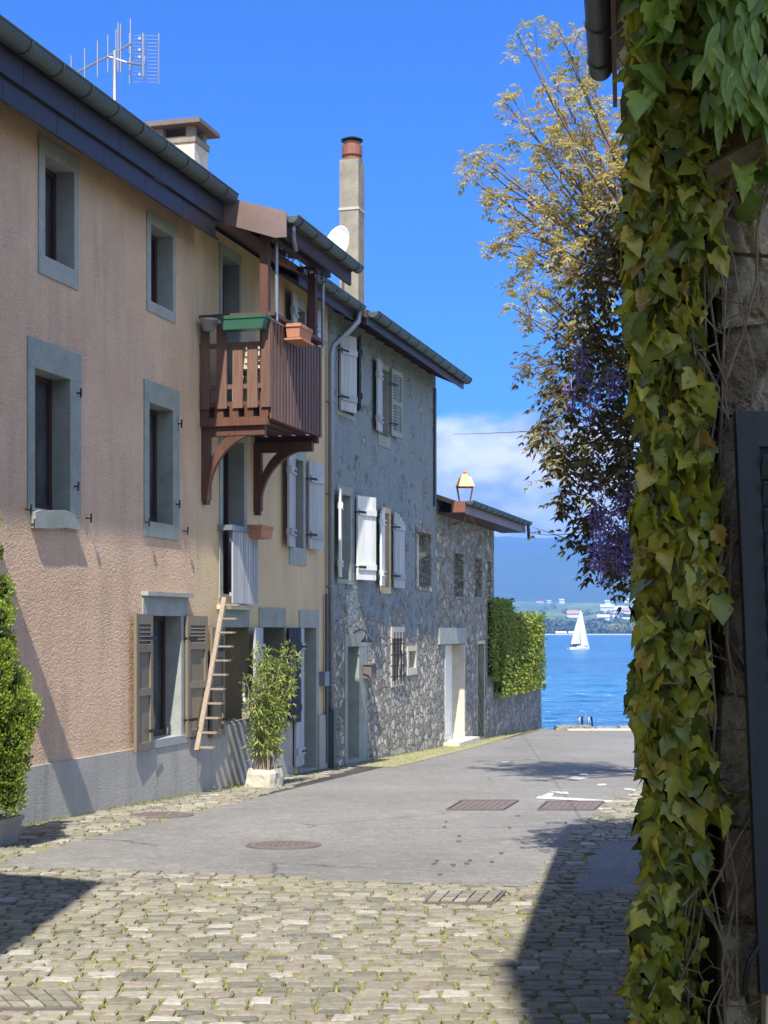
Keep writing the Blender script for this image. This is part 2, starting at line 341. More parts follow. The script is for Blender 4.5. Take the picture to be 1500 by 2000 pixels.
def hillmat(name, stops, sc):
    t = NT(name); a = t.noise(sc, 8, .65); b = t.noise(sc*7, 5, .6)
    col = t.ramp(t.math('MULTIPLY_ADD', b, .4, t.math('MULTIPLY', a, .6)), stops); return t.done(col, 1, None, 0, 0)
M['shore'] = hillmat('far_shore_fields', [(.35,(.05,.08,.03)),(.47,(.10,.15,.05)),(.56,(.20,.24,.09)),(.64,(.08,.12,.04))], .006)
M['mountain'] = hillmat('wooded_mountain', [(.35,(.035,.055,.03)),(.6,(.06,.085,.045)),(.7,(.12,.14,.08))], .002)
M['farwood'] = leafmat('far_tree_foliage', [(0,(.03,.055,.018)),(.5,(.055,.085,.026)),(1,(.12,.13,.05))], .05, .9)
# ------------------------------------------------------------------ helpers for the street
def in_poly(x, y, poly):
    c = False; n = len(poly); j = n-1
    for i in range(n):
        xi,yi = poly[i]; xj,yj = poly[j]
        if (yi>y) != (yj>y) and x < (xj-xi)*(y-yi)/(yj-yi)+xi: c = not c
        j = i
    return c
def sheet(name, poly, dz, mat, step=None, kind='structure'):
    mb = MB(); mb.add([Vector((x,y,gz(x,y)+dz)) for x,y in poly], [tuple(range(len(poly)))])
    o = mb.build(name, mat)
    return tag(o, kind=kind)
# ------------------------------------------------------------------ ground
mb = MB()
gx = [-60,-12,-6,0,6,12,60]; gy = [-25,-5,5,12,20,30,43.0]
for i in range(6):
    for j in range(6):
        q = [(gx[i],gy[j]),(gx[i+1],gy[j]),(gx[i+1],gy[j+1]),(gx[i],gy[j+1])]
        mb.add([Vector((x,y,gz(x,y)-.006)) for x,y in q], [(0,1,2,3)])
mb.wbox(-60,60,42.7,43.0,-7,gz(0,43)-.025)
tag(mb.build('ground', M['soil']), kind='structure')
ROAD = [G(-60,1693), G(300,1700), G(700,1722), G(1040,1732), G(1085,1680), G(1130,1622), G(1172,1580), G(1200,1560), G(1290,1525), (7.5,24.0), (9,42.4), (-3.0,42.4), F(46.2,.25,0)[:2], F(41.5,.35,0)[:2], G(960,1434), G(850,1460), G(760,1481), G(640,1514), G(480,1562), G(330,1600), G(145,1643), G(60,1668)]
ROAD = [(p[0],p[1]) for p in ROAD]
DRIVE = [G(1112,1742), G(1168,1642), (3.6,G(0,1642)[1]), (3.2,G(0,1742)[1])]
sheet('road', ROAD, -.002, M['asphalt']); sheet('side_road', DRIVE, -.002, M['asphalt'])
def cobble(mb, x, y, hx, hy, ang, r):
    ca, sa = math.cos(ang), math.sin(ang); top = .009 + r.uniform(-.004,.004); tx, ty = r.uniform(-.025,.025), r.uniform(-.025,.025)
    vs = []
    for lev,(k,h) in enumerate(((1.0,-.05),(1.0,.0),(.86,1.0))):
        for dx,dy in ((-1,-1),(1,-1),(1,1),(-1,1)):
            jx = dx*hx*k + (r.uniform(-.1,.1)*hx if lev else 0); jy = dy*hy*k + (r.uniform(-.12,.12)*hy if lev else 0)
            X = x+jx*ca-jy*sa; Y = y+jx*sa+jy*ca
            hh = -.05 if lev == 0 else (top-.009 if lev == 1 else top) + jx*tx + jy*ty
            vs.append(Vector((X,Y,gz(X,Y)+hh)))
    mb.add(vs, [(0,1,5,4),(1,2,6,5),(2,3,7,6),(3,0,4,7),(4,5,9,8),(5,6,10,9),(6,7,11,10),(7,4,8,11),(8,9,10,11)])
cb = MB(); gb = MB()
def blade(mb, x, y, h, r):
    a = r.uniform(0,6.28); w = r.uniform(.004,.009); l = r.uniform(.01,.05); z = gz(x,y)-.01
    c, s = math.cos(a), math.sin(a); b = Vector((x,y,z)); d = Vector((-s*w,c*w,0))
    mb.add([b-d, b+d, b+Vector((c*l,s*l,h))], [(0,1,2)])
def facade_o(x, y): return (x+D0)*CN - y*SN
def facade_s(x, y): return (x+D0)*SN + y*CN
def cob_ok(x, y):
    if facade_o(x,y) < .06: return False
    if x > 1.0+.178*(y-4.5)-.05 and 4.3 < y < 11.3: return False
    return not in_poly(x,y,ROAD_IN) and not in_poly(x,y,DRIVE)
cxm = sum(p[0] for p in ROAD)/len(ROAD); cym = sum(p[1] for p in ROAD)/len(ROAD)
ROAD_IN = ROAD
rc = random.Random(3)
y = 5.6
while y < 27:
    hrow = rc.uniform(.046,.064)*(1 if y < 13 else 1.3)
    x = -6.2 + rc.uniform(0,.2)
    while x < 6.0:
        hx = rc.uniform(.046,.088)*(1 if y < 13 else 1.2); xc = x+hx; slant = .28 if xc > -.1 else -.36
        yc = y + hrow + .02*math.sin(x*1.7)
        if y > 12.4 and not (facade_o(xc,yc) < 1.25 or xc > .6): x += 2*hx+.02; continue
        if cob_ok(xc, yc) and facade_o(xc-hx,yc) > .03:
            if rc.random() > .015: cobble(cb, xc, yc, hx-.004, hrow-.004, rc.uniform(-.09,.09), rc)
            if y < 12.5:
                dens = max(.1, min(1.6, .9+2.6*mnoise.noise(Vector((xc*.9,yc*.7,3)))))
                for _ in range(int(rc.uniform(0,8)*dens)): blade(gb, xc+hx+.008+rc.uniform(-.012,.012), yc+rc.uniform(-1,1)*hrow, rc.uniform(.012,.034), rc)
                for _ in range(int(rc.uniform(0,2.6)*dens)): blade(gb, xc+rc.uniform(-1,1)*hx, yc+hrow+rc.uniform(-.01,.01), rc.uniform(.01,.03), rc)
            else:
                for _ in range(int(rc.uniform(0,5))): blade(gb, xc+hx, yc+rc.uniform(-1,1)*hrow, rc.uniform(.015,.05), rc)
        x += 2*hx + .010
    y += 2*hrow + .009
tag(cb.build('pavement', M['cobble']), kind='structure')
for k in range(5200):                                      # tufts along the foot of the walls
    s_ = rc.uniform(14,45); o_ = abs(rc.gauss(.03,.05))+.05 if rc.random() < .6 or s_ < 26 else rc.uniform(.05,.95)*max(.25,1-(s_-26)/26)
    p = F(s_,o_,0)
    if mnoise.noise(Vector((s_*.9,o_*2,0))) > -.25 or s_ > 26: blade(gb, p.x, p.y, rc.uniform(.012,.055), rc)
tag(gb.build('joint_grass', M['grass']), kind='stuff')
# grassy verge below the grey houses
vb = MB(); n = 30
for i in range(n):
    s0 = 26.5+i*.55; w0 = .85*(1-(i/n)**1.5)+.12; w1 = .85*(1-((i+1)/n)**1.5)+.12
    q = [F(s0,.02,0),F(s0,w0,0),F(s0+.55,w1,0),F(s0+.55,.02,0)]
    vb.add([Vector((p.x,p.y,gz(p.x,p.y)+.004)) for p in q], [(0,1,2,3)])
tag(vb.build('ground_strip', simple('dry_verge', (.25,.235,.125), .95, .4, 7, .4, 0, .1)), kind='structure')
# ------------------------------------------------------------------ things set in the street
def disc_cover(px, py, rad, label, sq=None):
    x,y = G(px,py); z = gz(x,y)
    t = thing('manhole_cover', (x,y,z), label, 'manhole cover', 0)
    mb = MB(); ax = Vector((0,SLOPE,1)).normalized(); c = Vector((x,y,z))
    mb.lathe(c, [(rad*1.12,-.02),(rad*1.12,.006),(rad*1.02,.008),(rad*1.02,-.01)], 28, ax); mb.build('frame', M['rust'], t)
    mb = MB(); mb.lathe(c, [(rad,-.02),(rad,.009),(rad*.96,.011),(.01,.011)], 28, ax)
    for i in range(-4,5):
        for j in range(-4,5):
            if math.hypot(i,j) < 4.4: mb.obox(c+Vector((i*rad*.19,j*rad*.19,-SLOPE*j*rad*.19+.012)), Vector((rad*.06,0,0)), Vector((0,rad*.03,0)), Vector((0,0,.004)))
    mb.build('lid', M['rust'], t)
disc_cover(553,1651,.30,'round rusty iron manhole cover in the middle of the asphalt')
disc_cover(312,1592,.33,'round iron cover in the cobbled strip along the pink house')
def plate(px0,px1,pxo,py0,py1,label,mat,cobbled=False):
    a,b,c,d = G(px0,py1),G(px1,py1),G(px1+pxo,py0),G(px0+pxo,py0)
    V = [Vector((p[0],p[1],gz(*p)+.006)) for p in (a,b,c,d)]; ctr = sum(V,Vector())/4
    t = thing('access_cover', ctr, label, 'access cover')
    mb = MB()
    for i in range(4): mb.bar(V[i],V[(i+1)%4],.018,.03)
    mb.build('frame', M['rust'], t)
    mb = MB(); I = [ctr+(v-ctr)*.94 for v in V]
    if cobbled:
        for i in range(5):
            for j in range(3):
                f = lambda u,w: (I[0]*(1-u)+I[1]*u)*(1-w)+(I[3]*(1-u)+I[2]*u)*w
                q = [f((i+.06)/5,(j+.06)/3),f((i+.94)/5,(j+.06)/3),f((i+.94)/5,(j+.94)/3),f((i+.06)/5,(j+.94)/3)]
                mb.prism(q, Vector((0,0,.016+rc.uniform(0,.006))))
    else:
        mb.prism(I, Vector((0,0,.006)))
        for k in range(1,8): mb.bar(I[0].lerp(I[1],k/8)+UP*.008, I[3].lerp(I[2],k/8)+UP*.008,.012,.006)
    mb.build('lid', mat, t)
plate(872,982,30,1565,1583,'plain dark steel rectangle let into the asphalt near the worn white marking',M['rust'])
plate(1050,1160,18,1567,1583,'worn red brown cover just below the white parking line',M['rust'])
plate(828,965,22,1745,1768,'cobble filled cover frame at the near edge of the asphalt',M['cobble'],True)
plate(-12,160,-40,1942,1977,'cobble filled cover in an iron frame closest to the viewpoint',M['cobble'],True)
def mark(pts):
    v = [G(*p) for p in pts]; mb = MB()
    mb.add([Vector((a,b,gz(a,b)+.004)) for a,b in v], [tuple(range(len(v)))]); return mb
mk = MB()
for pts in ([(1046,1560),(1052,1555),(1197,1564),(1196,1567)], [(1056,1556),(1072,1549),(1082,1549),(1078,1556)], [(1072,1546),(1108,1547),(1112,1551),(1098,1551)],
            [(1105,1521),(1120,1516),(1150,1520),(1130,1523)],[(1132,1512),(1148,1511),(1146,1514),(1130,1515)],[(1220,1540),(1246,1542),(1240,1545),(1218,1542)],[(1165,1532),(1180,1531),(1186,1534),(1170,1535)],[(980,1488),(994,1487),(996,1489),(982,1490)]):
    m2 = mark(pts); mk.add(m2.v, m2.f)
tag(mk.build('road_marking', M['marking']), kind='structure')
lv = MB()
for k in range(20):
    px,py = rc.uniform(820,1120), rc.uniform(1590,1720); x,y = G(px,py)
    if in_poly(x,y,ROAD): lv.prism([Vector((x+math.cos(a)*rc.uniform(.01,.03),y+math.sin(a)*rc.uniform(.01,.02),gz(x,y)+.004)) for a in (0,1.3,2.6,3.9,5.2)], Vector((0,0,.01)))
tag(lv.build('leaf_litter', M['bark']), kind='stuff')
# ------------------------------------------------------------------ wall, window, shutter builders
def wall(house, s0, s1, z0, z1, holes, mat, back=7.0, name='wall', ztop=None):
    mb = MB(); ss = sorted({s0,s1,*[h[0] for h in holes],*[h[1] for h in holes]}); zs = sorted({z0,z1,*[h[2] for h in holes],*[h[3] for h in holes]})
    for i in range(len(ss)-1):
        for j in range(len(zs)-1):
            a,b,c,d = ss[i],ss[i+1],zs[j],zs[j+1]; m = (a+b)/2; k = (c+d)/2
            if any(h[0]<m<h[1] and h[2]<k<h[3] for h in holes): continue
            mb.add([F(a,0,c),F(b,0,c),F(b,0,d),F(a,0,d)], [(0,1,2,3)])
    for h in holes:                                        # the thickness of the wall round each opening
        a,b,c,d = h; e = -.45
        mb.add([F(a,0,c),F(a,0,d),F(a,e,d),F(a,e,c)],[(0,1,2,3)]); mb.add([F(b,0,c),F(b,e,c),F(b,e,d),F(b,0,d)],[(0,1,2,3)])
        mb.add([F(a,0,d),F(b,0,d),F(b,e,d),F(a,e,d)],[(0,1,2,3)]); mb.add([F(a,0,c),F(a,e,c),F(b,e,c),F(b,0,c)],[(0,1,2,3)])
    mb.add([F(s0,0,z0),F(s0,0,z1),F(s0,-back,z1),F(s0,-back,z0)],[(0,1,2,3)])
    mb.add([F(s1,0,z0),F(s1,-back,z0),F(s1,-back,z1),F(s1,0,z1)],[(0,1,2,3)])
    mb.add([F(s0,-back,z0),F(s0,-back,z1),F(s1,-back,z1),F(s1,-back,z0)],[(0,1,2,3)])
    if ztop:                                               # the two gables
        for s in (s0,s1): mb.add([F(s,0,z1),F(s,-back/2,ztop),F(s,-back,z1)],[(0,1,2)])
    return mb.build(name, mat, house)
def window(house, s0, s1, z0, z1, wl=.12, wr=.12, wt=.15, wb=.15, depth=.2, smat=None, fmat=None, mull=True, sill=0, name='window', glaze=True, curtain=False, rough=.0):
    """opening s0..s1, z0..z1; returns the hole for the wall"""
    smat = smat or M['greystone']; fmat = fmat or M['windowwood']; p = .014
    mb = MB(); fw = .06; a,b = -depth-.05,-depth
    mb.fbox(s0,s0+fw,a,b,z0,z1); mb.fbox(s1-fw,s1,a,b,z0,z1); mb.fbox(s0+fw,s1-fw,a,b,z1-fw,z1); mb.fbox(s0+fw,s1-fw,a,b,z0,z0+fw*1.3)
    if mull:
        m = (s0+s1)/2; mb.fbox(m-.045,m+.045,a,b+.012,z0+fw*1.3,z1-fw)
    w = mb.build(name, fmat, house)
    g = MB(); g.fbox(s0+.02,s1-.02,a-.03,a+.015,z0+.02,z1-.02); g.build('pane', M['glass'] if glaze else fmat, w)
    if curtain:
        c = MB(); m = (s0+s1)/2
        for u in range(7): c.fbox(s0+.07+u*.035,s0+.09+u*.035,a+.016,a+.026+.006*(u%2),z0+.1,z1-.08)
        c.build('curtain', M['curtain'], w)
    sr = MB()
    if wl: sr.fbox(s0-wl,s0,-depth-.1,p,z0,z1)
    if wr: sr.fbox(s1,s1+wr,-depth-.1,p,z0,z1)
    if wt: sr.fbox(s0-wl-.002,s1+wr+.002,-depth-.1,p+.003,z1,z1+wt)
    if wb: sr.fbox(s0-wl-.002,s1+wr+.002,-depth-.1,p+.003+sill,z0-wb,z0)
    if sr.v: sr.build('surround', smat, w)
    e = .03
    return (s0-max(wl-e,0), s1+max(wr-e,0), z0-max(wb-e,0), z1+max(wt-e,0)) , w
def shutter(house, sh, d, w, z0, z1, ang, mat, style='plank', o0=.035, arch=False, hinge=True, label=None):
    ca, sa = math.cos(R(ang)), math.sin(R(ang)); e = T*(d*ca)+NV*sa; n = NV*ca - T*(d*sa); b = F(sh,o0,0)
    t = .035; mb = MB()
    def bx(u0,u1,q0,q1,c0,c1): mb.obox(b+e*((u0+u1)/2)+n*((c0+c1)/2)+UP*((q0+q1)/2), e*((u1-u0)/2), n*((c1-c0)/2), UP*((q1-q0)/2))
    if style == 'plank':
        k = max(3,int(w/.11))
        for i in range(k):
            top = z1 - (0 if not arch else .0 + (.22*w*2)*((abs((i+.5)/k - (0 if True else 1)))**2)*.9)
            bx(w*i/k+.003, w*(i+1)/k-.003, z0, top, 0, t)
        for zc in (z0+.22, z1-.28): bx(.02, w-.02, zc-.05, zc+.05, t, t+.028); bx(.02, w-.02, zc-.05, zc+.05, -.02, 0)
    elif style == 'panel':
        f = .075; bx(0,f,z0,z1,0,t); bx(w-f,w,z0,z1,0,t); h = z1-z0
        zz = [z0, z0+.09, z0+.40*h, z0+.40*h+.09, z0+.72*h, z0+.72*h+.08, z1-.12, z1]
        for i in (0,2,4,6): bx(f,w-f,zz[i],zz[i+1],0,t)
        bx(f,w-f,zz[1],zz[2],.004,.014); bx(f,w-f,zz[3],zz[4],.004,.014)
        for i in range(5):
            q = zz[5]+(zz[6]-zz[5])*(i+.5)/5; c = b+e*(w/2)+UP*q+n*(t/2); mb.obox(c, e*(w/2-f), (n*.5-UP*.85).normalized()*.026, (n*.85+UP*.5).normalized()*.004)
        bx(f+.01,w-f-.01,zz[5]+.0,zz[6],.0,.004)
    else:
        f = .06; bx(0,f,z0,z1,0,t); bx(w-f,w,z0,z1,0,t); bx(f,w-f,z0,z0+.09,0,t); bx(f,w-f,z1-.09,z1,0,t); m=(z0+z1)/2; bx(f,w-f,m-.04,m+.04,0,t)
        for (qa,qb) in ((z0+.09,m-.04),(m+.04,z1-.09)):
            k = int((qb-qa)/.05)
            for i in range(k):
                c = b+e*(w/2)+UP*(qa+(qb-qa)*(i+.5)/k)+n*(t/2); mb.obox(c, e*(w/2-f), (n*.6-UP*.8)*.024, (n*.8+UP*.6)*.005)
    s = mb.build('shutter', mat, house)
    if hinge:
        for zc in (z0+.22, z1-.28):
            hb = MB(); c = b+UP*zc+n*(t+.032); hb.obox(c+e*.09, e*.12, n*.004, UP*.018); hb.tube([F(sh,0,zc),F(sh,o0+.03,zc)], .012, 6); hb.build('hinge', M['iron'], s)
    if label: s['label'] = label
    return s
def roof(house, s0, s1, ov, ze, back, pitch, mat=None, th=.1, soff=None, inner=0.0):
    k = math.tan(R(pitch)); ridge_o = -back/2; zr = ze+(ov-ridge_o)*k
    mb = MB(); a = [(ov,ze),(ridge_o,zr),(-back-ov,ze)]
    poly = [F(s0,a[0][0],a[0][1]),F(s0,a[1][0],a[1][1]),F(s0,a[2][0],a[2][1]),F(s0,a[2][0],a[2][1]-th),F(s0,a[1][0],a[1][1]-th),F(s0,a[0][0],a[0][1]-th)]
    v = poly+[p+T*(s1-s0) for p in poly]
    mb.add(v, [(0,1,7,6),(1,2,8,7),(2,3,9,8),(3,4,10,9),(4,5,11,10),(5,0,6,11),(0,5,4,1),(1,4,3,2),(6,7,10,11),(7,8,9,10)])
    return mb.build('roof', mat or M['tile'], house)
def gutter(house, s0, s1, o, z, r=.09, mat=None, step=.62, name='gutter'):
    mb = MB(); n = 10; vs = []; m = []
    for s in (s0,s1):
        for q,rr in ((0,r),(1,r-.008)):
            for j in range(n+1):
                a = math.pi+math.pi*j/n; vs.append(F(s,o+rr*math.cos(a),z+rr*math.sin(a)))
    k = n+1; fs = []
    for j in range(n):
        fs += [(j,j+1,2*k+j+1,2*k+j),(k+j,3*k+j,3*k+j+1,k+j+1),(j,k+j,k+j+1,j+1),(2*k+j,2*k+j+1,3*k+j+1,3*k+j)]
    fs += [(0,2*k,3*k,k),(n,k+n,3*k+n,2*k+n)]
    mb.add(vs, fs)
    mb.tube([F(s0,o+r,z+.004),F(s1,o+r,z+.004)], .013, 6)
    s = s0+.2
    while s < s1:                                          # brackets round the channel
        mb.tube([F(s,o+(r+.006)*math.cos(math.pi+math.pi*j/8),z+(r+.006)*math.sin(math.pi+math.pi*j/8)) for j in range(9)], .011, 5); s += step
    mb.add([F(s0,o+r*math.cos(math.pi+math.pi*j/8),z+r*math.sin(math.pi+math.pi*j/8)) for j in range(9)], [tuple(range(9))])
    mb.add([F(s1,o+r*math.cos(math.pi+math.pi*j/8),z+r*math.sin(math.pi+math.pi*j/8)) for j in range(9)], [tuple(range(9))[::-1]])
    return mb.build(name, mat or M['zinc'], house, False)
def house(name, s, label, cat='house'):
    p = F(s,0,0); p.z = gz(p.x,p.y); return thing(name, p, label, cat, FROT)
ZB = -2.4
SB1 = S(380); SB2 = S(640); SB3 = S(851); SB4 = S(965)
# ------------------------------------------------------------------ pink house
H = house('pink_house', 16, 'pink plastered house with stone framed windows, nearest of the old row'); holes = []
def W(*a, **k):
    h,w = window(*a, **k); holes.append(h); return w
def sz(px0,px1,py0,py1): return (S(px0), S(px1), Z(px0,py1), Z(px0,py0))
a = sz(86,143,302,500); W(H,*a, wl=.13,wr=.10,wt=.17,wb=.20)
a = sz(293,336,436,588); W(H,*a, wl=.11,wr=.08,wt=.13,wb=.13)
a = sz(66,135,718,992); W(H,*a, wl=.14,wr=.25,wt=.30,wb=.03, smat=M['molasse'], sill=.0, curtain=True)
a = sz(290,336,786,1018); W(H,*a, wl=.14,wr=.20,wt=.26,wb=.18, smat=M['molasse'])
a = sz(290,352,1202,1446); w5 = W(H,*a, wl=.18,wr=.20,wt=.26,wb=.10, smat=M['greystone'], sill=.03, curtain=True); a5 = a
wall(H, 9.0, SB1, ZB, 6.75, holes, M['pink'], 7.0, ztop=8.6)
mb = MB(); mb.fbox(9.0, SB1+.0, -.05, .035, ZB, .115); mb.build('plinth', M['plinth'], H)
mb = MB(); mb.fbox(S(276), S(366), -.02, .09, Z(276,1163)-.0, Z(276,1163)+.05); mb.build('ledge', M['greystone'], H)
# the broken sill of the big window
mb = MB(); a = sz(66,135,718,992)
pl = [(60,1031),(60,1000),(72,996),(84,999),(100,997),(118,996),(130,1000),(138,1008),(145,1020),(150,1036),(120,1031),(90,1033)]
mb.prism([F(S(px),.055,Z(px,py)) for px,py in pl], NV*-.25)
mb.build('broken_sill', M['molasse'], H)
for px,py in ((148,768),(143,950),(346,828),(342,985),(50,995),(168,1012),(282,1020),(358,1037)):
    hk = MB(); s,z = S(px), Z(px,py); hk.tube([F(s,-.01,z),F(s,.07,z)], .009, 5); hk.tube([F(s,.06,z-.05),F(s,.065,z+.05)], .011, 5); hk.build('shutter_hook', M['iron'], H)
shutter(H, a5[0]-.02, -1, S(288)-S(251), Z(288,1462), Z(288,1200), 3, M['shutolive'], 'panel')
shutter(H, S(357), 1, S(392)-S(357), Z(357,1440), Z(357,1203), 3, M['shutolive'], 'panel')
roof(H, 8.7, SB1-.02, .40, 7.0, 7.0, 24)
mb = MB(); mb.prism([F(8.7,-.02,6.76),F(8.7,.35,6.48),F(8.7,.35,6.44),F(8.7,-.02,6.72)], T*(SB1-.05-8.7)); mb.build('soffit', M['darkwood'], H)
mb = MB()
s = 8.7
while s < SB1-.4:
    e = min(s+1.05, SB1-.05); mb.fbox(s+.004,e-.004,.34,.37,6.44,6.67); mb.fbox(s+.3+.004,min(e+.3,SB1-.04)-.004,.385,.415,6.66,7.01); s += 1.05
mb.build('fascia', M['brownmetal'], H)
gutter(H, 8.7, SB1-.05, .505, 7.01, .115)
# unseen projecting slab, added to cast the slanting shadow band on this front
bl = MB(); bl.fbox(13.7,14.18,0,.72,4.2,4.30); bl.fbox(13.85,13.95,0,.6,4.0,4.2); bl.build('shadow_slab', M['brownwood'], H)
# ------------------------------------------------------------------ yellow house
H = house('yellow_house', 23, 'narrow ochre yellow house with a brown wooden balcony'); holes = []
FZ = 4.40
a = (S(433),S(466),FZ,Z(433,497)); W(H,*a, wl=.10,wr=.08,wt=.14,wb=0,depth=.22, name='balcony_door', mull=False)
a = sz(573,594,596,712); W(H,*a, wl=.09,wr=.12,wt=.16,wb=.14,depth=.28, mull=False, fmat=M['windowwood'])
a = sz(434,475,852,1160); W(H,*a, wl=.12,wr=.12,wt=.14,wb=.06,depth=.22,name='french_window')
a4 = sz(569,591,894,1068); W(H,*a4, wl=.12,wr=.14,wt=.20,wb=.27,depth=.3, mull=False, fmat=M['shutgrey'])
a = sz(431,484,1225,1412); W(H,*a, wl=.02,wr=.02,wt=.28,wb=.04,depth=.36, smat=M['molasse']); ay5 = a
a = sz(506,555,1225,1405); W(H,*a, wl=.02,wr=.02,wt=.282,wb=.04,depth=.36, smat=M['molasse']); ay6 = a
dz = gz(0,24.2)
a = (S(588),S(616),dz+.04,Z(588,1226)); d7 = W(H,*a, wl=.12,wr=.14,wt=.27,wb=.2,depth=.42, smat=M['greystone'], glaze=False, mull=False, name='front_door', fmat=M['windowwood']); ay7 = a
wall(H, SB1, SB2, ZB, 6.80, holes, M['yellow'], 7.0, ztop=8.5)
mb = MB(); z = Z(400,1440); mb.fbox(SB1+.01, S(568), -.05, .03, ZB, ay5[2]-.04); mb.fbox(S(618), SB2-.02, -.05, .05, ZB, Z(618,1398)); mb.build('plinth', M['plinth'], H)
shutter(H, S(430), -1, .52, Z(430,1436), Z(430,1225), 3, M['shutolive'], 'panel')
shutter(H, S(505), -1, .5, Z(505,1415), Z(505,1226), 8, M['shutgrey'])
shutter(H, S(556), 1, .36, Z(556,1412), Z(556,1226), 12, M['shutdark'])
shutter(H, S(586), -1, .42, dz+.15, Z(586,1227), 2, M['shutgrey'], 'plank')
shutter(H, S(573), -1, .42, Z(573,700), Z(573,580), 10, M['shutgrey'])
shutter(H, S(597), 1, .40, Z(597,712), Z(597,600), 10, M['shutgrey'])
shutter(H, a4[0]-.01, -1, .47, Z(569,1070), Z(569,886), 8, M['shutgrey'])
shutter(H, a4[1]+.13, 1, .5, Z(597,1072), Z(597,900), 8, M['shutgrey'])
mb = MB(); mb.fbox(S(623),S(632),.0,.1,Z(623,1340),Z(623,1312)); mb.fbox(S(624),S(631),.1,.105,Z(624,1318),Z(624,1315)); mb.build('letter_box', M['zinc_light'], H)
# main roof and the deeper eave over the balcony
roof(H, SB1-.0, SB2+.12, .42, 6.78, 7.0, 24)
OB = 1.22; SE = 23.35; ZG = 6.62
kp = .30
def ez(o, d=0): return ZG+.12+(OB-o)*kp+d
mb = MB(); mb.prism([F(SB1+.02,-.5,ez(-.5)),F(SB1+.02,OB,ez(OB)),F(SB1+.02,OB,ez(OB,-.09)),F(SB1+.02,-.5,ez(-.5,-.09))], T*(SE-SB1-.02)); mb.build('eave_roof', M['tile'], H)
mb = MB(); mb.prism([F(SB1-.02,-.02,ez(-.02,.03)),F(SB1-.02,OB+.03,ez(OB+.03,.03)),F(SB1-.02,OB+.03,ez(OB,-.30)),F(SB1-.02,OB-.12,ez(OB,-.30)),F(SB1-.02,-.02,ez(-.02,-.30))], T*.025); mb.build('verge_board', M['fascia_pale'], H)
mb = MB()
for i in range(9):
    o0 = -.01+i*.13; mb.prism([F(SB1+.02,o0,ez(o0,-.092)),F(SB1+.02,o0+.124,ez(o0+.124,-.092)),F(SB1+.02,o0+.124,ez(o0+.124,-.112)),F(SB1+.02,o0,ez(o0,-.112))], T*(SE-SB1-.07))
mb.fbox(SB1+.02,SE,OB-.05,OB-.01,ez(OB,-.28),ez(OB,-.02)); mb.fbox(SB1+.35,SE-.1,.82,.93,ez(.93,-.26),ez(.93,-.113)); mb.build('soffit', M['darkwood'], H)
gutter(H, SB1+.06, SE+.05, OB+.075, ZG+.10, .085)
gutter(H, SE-.1, SB2+.2, .50, 6.76, .09)
mb = MB(); mb.prism([F(SE,-.01,6.80),F(SE,.4,6.60),F(SE,.4,6.57),F(SE,-.01,6.77)], T*(SB2+.1-SE)); mb.fbox(SE, SB2+.1, .38, .41, 6.54, 6.79); mb.build('eave_board', M['brownmetal'], H)
mb = MB(); mb.tube([F(SB1+.16,OB+.06,ZG+.02),F(SB1+.18,OB+.05,ZG-.10),F(SB1+.30,OB+.02,ZG-.16),F(SB1+.6,OB-.06,ZG-.19)], .032, 8); mb.build('gutter_outlet', M['alu'], H, True)
sp = S(648,.1)
mb = MB(); mb.tube([F(SB2+.12,.50,6.70),F(SB2+.12,.48,6.52),F(SB2+.0,.36,6.34),F(sp+.02,.12,6.12),F(sp,.09,5.95),F(sp,.09,gz(0,24.8)+.06)], .048, 10)
for z in (5.2,3.7,2.2,.6): mb.tube([F(sp,0,z),F(sp,.09,z)], .012, 5); mb.lathe(F(sp,.09,z-.02), [(.056,0),(.056,.04)], 10)
mb.build('downpipe', M['zinc_light'], H, True)
mb = MB(); mb.tube([F(sp-.14,.06,Z(640,1160)),F(sp-.14,.06,gz(0,24.8)+.1)], .028, 8); mb.fbox(sp-.07,sp+.07,.03,.16,gz(0,25),gz(0,25)+.95); mb.build('cable_duct', M['zinc'], H)
# chimney on the roof
rf = [o for o in H.children if o.name.startswith('roof')][0]
mb = MB(); c0,c1,o0,o1 = 23.1,23.62,-2.25,-1.12
mb.fbox(c0,c1,o0,o1,6.8,8.74); mb.build('chimney', M['chimneylight'], rf)
mb = MB(); mb.fbox(c0-.02,c1+.02,o0-.02,o1+.02,8.22,8.30)
mb.fbox(c0-.02,c1+.02,o0-.02,o1+.02,8.66,8.75)
for oo in (o0+.02,(o0+o1)/2-.06,o1-.14):
    for s in (c0+.01,c1-.13): mb.fbox(s,s+.12,oo,oo+.12,8.751,8.90)
mb.build('chimney_piers', M['chimneyconc'], rf)
mb = MB(); mb.fbox(c0-.14,c1+.14,o0-.14,o1+.14,8.90,8.95); mb.fbox(c0-.12,c1+.12,o0-.12,o1+.12,8.951,8.98); mb.build('chimney_cap', M['rust'], rf)
